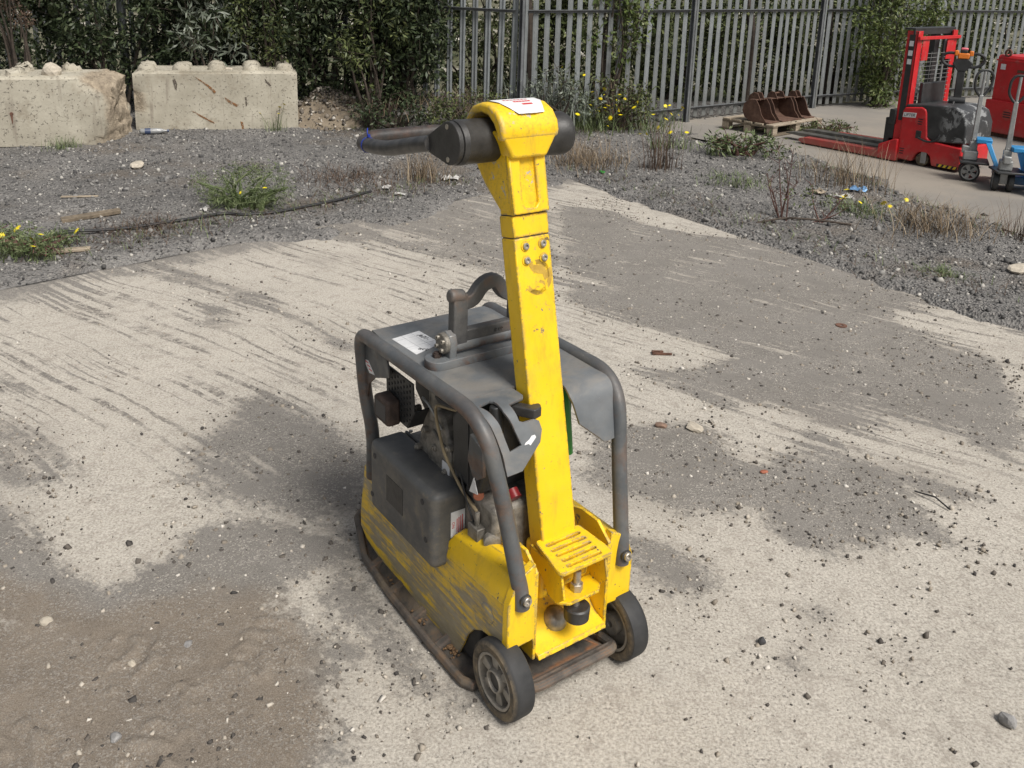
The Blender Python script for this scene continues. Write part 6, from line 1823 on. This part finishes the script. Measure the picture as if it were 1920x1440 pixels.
# ------------------------------------------------------------------ red cabinet
def build_cabinet():
    T = thing('steel_cabinet', 'red steel cabinet with lifting eye at the right edge behind the pallet trucks', 'cabinet', (6.3, 11.77, -0.010), R(-66))
    b = MB(); b.prism([(0.0, 0.05), (0.0, 1.0), (0.02, 1.03), (0.9, 1.04), (0.9, 0.05)], 0, 0.0, 1.5); c = b.build('body', 'red_paint', T, 0.01)
    b = MB(); b.box(-0.04, 1.54, -0.05, 0.94, 0.05, 0.46); b.build('plinth', 'red_paint', c, 0.01)
    b = MB(); b.box(0.0, 1.5, 0.0, 0.9, 0.0, 0.05); b.build('skid', 'rust_plate', c)
    b = MB(); b.box(-0.01, 1.51, -0.012, 0.0, 0.955, 0.975); b.build('lip', 'red_paint', c, 0.003)
    b = MB(); b.lathe([(-0.012, 0.030), (-0.012, 0.050), (0.012, 0.050), (0.012, 0.030)], 20, frame((0.12, 0.02, 1.06), (0, 1, 0), (1, 0, 0)), True); b.build('lifting_eye', 'rust_plate', c, 0.003)
    b = MB(); b.box(0.06, 0.13, -0.006, -0.001, 0.85, 0.92); b.build('sticker', 'label_white', c)
    b = MB(); b.box(0.30, 0.56, -0.008, -0.001, 0.83, 0.865); b.build('handle_recess', 'rust_plate', c, 0.004)
    b = MB(); b.lathe([(0, 0.075), (0.006, 0.075)], 8, frame((0.30, -0.051, 0.30), (0, -1, 0), (1, 0, 0))); v = b.build('vent', 'leg_red', c, 0.002)
    for k in range(3):
        b = MB(); b.box(0.25, 0.35, -0.062, -0.058, 0.265 + k * 0.03, 0.277 + k * 0.03); b.build('vent_slot', 'print_black', v)
build_cabinet()

# ------------------------------------------------------------------ pallet and buckets
def build_pallet():
    T = thing('wooden_pallet', 'weathered wooden pallet under the excavator buckets', 'pallet', (3.31, 11.05, -0.010), R(41))
    L, W = 1.12, 0.76
    for k in range(5):
        y = k * (W - 0.12) / 4
        b = MB(); b.box(0, L, y, y + 0.115, 0.122, 0.144); b.build('board', 'wood_grey', T, 0.003)
    for x in (0.0, L / 2 - 0.05, L - 0.10):
        b = MB(); b.box(x, x + 0.1, 0, W, 0.100, 0.120); b.build('stringer_board', 'wood_dark', T, 0.003)
        for y in (0.0, W / 2 - 0.05, W - 0.1):
            b = MB(); b.box(x + 0.002, x + 0.098, y + 0.002, y + 0.098, 0.02, 0.099); b.build('block', 'wood_grey', T, 0.003)
    for y in (0.0, W / 2 - 0.05, W - 0.1):
        b = MB(); b.box(0, L, y, y + 0.1, 0.002, 0.019); b.build('bottom_board', 'wood_dark', T, 0.002)
build_pallet()
def bucket(label, lx, w, s, rot):
    pm = Matrix.Translation((3.31, 11.05, 0.1355)) @ Matrix.Rotation(R(41), 4, 'Z')
    p = pm @ Vector((lx, 0.12, 0))
    T = thing('excavator_bucket', label, 'bucket', p, R(41) + rot, 'rusty excavator buckets on the pallet')
    side = [(0.0, 0.0), (0.28, 0.0), (0.40, 0.06), (0.45, 0.16), (0.43, 0.27), (0.34, 0.345), (0.22, 0.345), (0.16, 0.26), (0.11, 0.13)]
    side = [(y * s, z * s) for y, z in side]
    for x in (0.0, w - 0.012):
        b = MB(); b.prism(side, 0, x, x + 0.012); b.build('side_plate', 'bucket_rust', T, 0.002)
    pth = [(0.0, 0.0), (0.28, 0.0), (0.40, 0.06), (0.45, 0.16), (0.43, 0.27), (0.34, 0.345), (0.22, 0.345)]
    V = []; F = []
    for (y, z) in pth:
        V += [(0.013, y * s, z * s + 0.002), (w - 0.013, y * s, z * s + 0.002)]
    n = len(pth)
    for (y, z) in pth:
        yy = y + (0.22 - y) * 0.035; zz = z + (0.17 - z) * 0.06
        V += [(0.013, yy * s, zz * s + 0.002), (w - 0.013, yy * s, zz * s + 0.002)]
    for i in range(n - 1):
        F.append((2 * i, 2 * i + 1, 2 * i + 3, 2 * i + 2))
        F.append((2 * n + 2 * i, 2 * n + 2 * i + 2, 2 * n + 2 * i + 3, 2 * n + 2 * i + 1))
    F += [(0, 2 * n, 2 * n + 1, 1), (2 * n - 2, 2 * n - 1, 4 * n - 1, 4 * n - 2)]
    for i in range(n - 1):
        F.append((2 * i, 2 * i + 2, 2 * n + 2 * i + 2, 2 * n + 2 * i)); F.append((2 * i + 1, 2 * n + 2 * i + 1, 2 * n + 2 * i + 3, 2 * i + 3))
    b = MB(); b.add(V, F); b.build('shell', 'bucket_rust', T, 0, 2, 60)
    b = MB(); b.box(0.0, w, -0.03, 0.02, 0.0, 0.016); b.build('cutting_edge', 'bucket_rust', T, 0.003)
    for x in (w * 0.28, w * 0.66):
        b = MB(); b.prism([(0.20 * s, 0.33 * s), (0.42 * s, 0.29 * s), (0.40 * s, 0.40 * s), (0.33 * s, 0.45 * s), (0.26 * s, 0.44 * s)], 0, x, x + 0.014); b.build('ear', 'bucket_rust', T, 0.003)
    b = MB(); b.cyl((w * 0.28, 0.33 * s, 0.41 * s), (w * 0.66 + 0.014, 0.33 * s, 0.41 * s), 0.012, 10); b.build('pin', 'bucket_rust', T)
bucket('narrow rusty excavator bucket at the left end of the pallet', 0.03, 0.26, 0.80, 0.06)
bucket('wide rusty excavator bucket in the middle of the pallet', 0.33, 0.44, 0.78, -0.02)
bucket('small rusty excavator bucket at the right end of the pallet', 0.84, 0.22, 0.74, -0.05)

# ------------------------------------------------------------------ things lying about
def board(name, label, x, y, L, w, t, ang, mat, tilt=0.0, cat='plank'):
    b = MB()
    b.hexa([(-L / 2, -w / 2, 0), (L / 2 * 0.96, -w / 2, 0), (L / 2, w / 2 * 0.8, 0), (-L / 2 * 0.95, w / 2, 0)], [(-L / 2, -w / 2, t), (L / 2 * 0.97, -w / 2, t), (L / 2, w / 2 * 0.8, t), (-L / 2 * 0.95, w / 2, t)])
    o = b.build(name, mat, None, 0.003); o.location = (x, y, gz(x, y) + 0.006); o.rotation_euler = (0.05, tilt, R(ang))
    tag(o, label, cat)
board('wood_plank', 'weathered grey plank lying on the gravel at the left', -3.02, 6.42, 0.42, 0.075, 0.028, 38, 'wood_dark', -0.04)
board('wood_offcut', 'short pale offcut of wood at the left slab edge', -2.80, 5.60, 0.26, 0.05, 0.02, 22, 'wood_grey', 0.0)
board('wood_stick', 'thin pale stick on the gravel above the plank', -3.36, 6.98, 0.28, 0.022, 0.012, 12, 'wood_grey', 0.0, 'stick')
board('wood_stick', 'flat brown board end near the soil heap', -1.35, 10.1, 0.55, 0.05, 0.02, 15, 'wood_dark', 0.0, 'stick')
board('paving_sliver', 'flat concrete sliver on the pavement left of the pallet', 2.75, 11.1, 0.5, 0.12, 0.02, 8, 'stone_pale', 0.0, 'slab piece')
for i, (lab, x, y, s, mat, sc) in enumerate((
    ('flat pale stone on the gravel below the blocks', -3.41, 8.27, 0.20, 'stone_pale', (1, 0.6, 0.32)),
    ('flat pale stone on the gravel at the right edge', 3.50, 5.84, 0.19, 'stone_pale', (1, 0.6, 0.3)),
    ('pale grey pebble nearest the bottom left corner', -0.93, 1.85, 0.030, 'stone_grey', (1, 0.9, 0.7)),
    ('dark grey pebble on the brown soil', -0.86, 2.18, 0.026, 'stone_grey', (1, 0.8, 0.7)),
    ('pale pebble left of the dark grey one on the soil', -0.99, 2.10, 0.026, 'stone_pale', (1, 0.8, 0.7)),
    ('angular pale stone at the left edge of the soil', -1.30, 2.25, 0.042, 'stone_pale', (1, 0.7, 0.6)),
    ('pale rounded stone on the slab right of the compactor', 0.86, 3.55, 0.085, 'stone_pale', (1, 0.75, 0.35)),
    ('grey stone in the bottom right corner', 1.385, 1.985, 0.045, 'stone_grey', (1, 0.9, 0.7)),
    ('small black stone on bare concrete right of the wheels', 0.805, 2.26, 0.026, 'stone_black', (1, 0.9, 0.8)),
    ('brown stone lying on the pale strip right of the compactor', 0.72, 3.56, 0.05, 'stone_brown', (1, 0.7, 0.5)),
    ('red chip of brick on the dirt right of the compactor', 1.07, 3.21, 0.032, 'copper_red', (1, 0.6, 0.4)),
    ('pair of pale rubble lumps on the bank behind the handle', -1.15, 9.75, 0.16, 'stone_pale', (1, 0.7, 0.5)),
    ('second pale rubble lump on the bank behind the handle', -0.85, 9.70, 0.14, 'stone_pale', (1, 0.8, 0.5)))):
    on_slab = min(slab_uv(np.array([[x, y]]))[0]) > 0
    rock('stone', lab.replace('pair of pale rubble lumps', 'first pale rubble lump'), x, y, s, mat, sc, 0.0 if on_slab else None, 'stone', 20 + i)
def crumple(label, x, y, s, mat, seed, name='paper_scrap', cat='litter'):
    r = np.random.default_rng(seed)
    n = 7
    V = []; F = []
    for i in range(n):
        for j in range(n):
            V.append(((i / (n - 1) - 0.5) * s + r.normal(0, s * 0.06), (j / (n - 1) - 0.5) * s * 0.6 + r.normal(0, s * 0.06), abs(r.normal(0, s * 0.12)) + 0.004))
    for i in range(n - 1):
        for j in range(n - 1):
            a = i * n + j; F.append((a, a + n, a + n + 1, a + 1))
    o = link(name, np_mesh(name, V, F), mat); o.location = (x, y, gz(x, y) + 0.006); o.rotation_euler = (0, 0, r.uniform(0, 6))
    md = o.modifiers.new('thick', 'SOLIDIFY'); md.thickness = 0.002
    tag(o, label, cat)
crumple('white paper scrap at the far slab edge', -0.86, 7.42, 0.09, 'paper_white', 1)
crumple('larger white paper scrap under the dry tuft', -1.0, 7.62, 0.10, 'paper_white', 2)
crumple('torn white plastic behind the dry tuft', -0.48, 8.12, 0.15, 'paper_white', 3)
crumple('white scrap by the black cable', -2.27, 6.68, 0.08, 'paper_white', 4)
crumple('green scrap of plastic at the far slab corner', 0.95, 8.45, 0.07, 'green_plastic', 5)
crumple('crumpled blue and white packet beside the straw', 3.25, 8.08, 0.15, 'can_blue', 6, 'drink_packet')
crumple('white rag beside the yellow ragwort', 3.0, 7.75, 0.13, 'paper_white', 7)
crumple('tan cardboard scrap by the dry straw', 2.85, 7.95, 0.14, 'wood_grey', 8)
def build_bottle():
    T = thing('plastic_bottle', 'crushed clear plastic bottle with dark band at the foot of the blocks', 'bottle', (-3.86, 9.86, gz(-3.86, 9.86) + 0.035), R(20))
    b = MB(); b.lathe([(-0.14, 0.025), (-0.13, 0.034), (-0.06, 0.032), (0.03, 0.034), (0.08, 0.028), (0.12, 0.013), (0.14, 0.013)], 14); b.build('bottle_body', 'plastic_clear', T, 0, 2, 50)
    b = MB(); b.lathe([(-0.09, 0.0345), (-0.03, 0.0345)], 14); b.build('band', 'bottle_band', T)
    b = MB(); b.lathe([(0.14, 0.015), (0.16, 0.015)], 12); b.build('cap', 'bottle_band', T)
build_bottle()
def build_cable():
    pts = [(-3.15, 5.72), (-2.95, 5.93), (-2.75, 6.05), (-2.55, 6.20), (-2.28, 6.42), (-2.10, 6.62), (-1.95, 6.60), (-1.76, 6.70), (-1.55, 6.90), (-1.32, 7.13), (-1.1, 7.4)]
    P = fillet([(x, y, gz(x, y) + 0.02 + 0.008 * math.sin(7 * i)) for i, (x, y) in enumerate(pts)], 0.12, 4)
    b = MB(); b.tube(P, 0.011, 8)
    tag(b.build('black_cable', 'cable_black'), 'black cable lying along the left edge of the slab', 'cable')
build_cable()
b = MB(); b.lathe([(0, 0.012), (0, 0.032), (0.006, 0.032), (0.006, 0.012)], 20, frame((1.94, 4.80, 0.004), (0, 0.05, 1), (1, 0, 0)), True)
tag(b.build('steel_washer', 'rust_plate'), 'rusty steel washer lying on the dirt at the right', 'washer')
b = MB(); b.box(0.80, 0.90, 4.325, 4.335, 0.003, 0.012); b.box(0.80, 0.86, 4.355, 4.363, 0.003, 0.012); b.box(0.80, 0.808, 4.33, 4.36, 0.003, 0.012); b.box(0.84, 0.848, 4.33, 4.36, 0.003, 0.012)
tag(b.build('rusty_strap', 'rust_plate'), 'rusty bent metal strap on the slab right of the compactor', 'scrap metal')
b = MB(); b.tube([(1.62, 3.10, 0.006), (1.67, 3.04, 0.02), (1.70, 2.98, 0.006)], 0.003, 6)
tag(b.build('black_twig', 'cable_black'), 'thin black twig on the pale concrete at the right', 'twig')
def branch():
    r = np.random.default_rng(9)
    T = thing('fallen_branch', 'dead branch lying at the foot of the reddish stalks', 'branch', (2.35, 6.95, gz(2.35, 6.95) + 0.02), 0.2)
    b = MB(); b.tube(fillet([(-0.35, 0, 0), (-0.1, 0.03, 0.03), (0.15, -0.02, 0.02), (0.4, -0.12, 0.0)], 0.1), 0.009, 6); b.build('limb', 'bark', T)
    for k in range(12):
        b = MB(); x = r.uniform(-0.3, 0.35); b.tube([(x, 0, 0.02), (x + r.normal(0, .08), r.normal(0, .1), r.uniform(0, 0.1))], [0.004, 0.0015], 5); b.build('twig', 'bark', T)
branch()
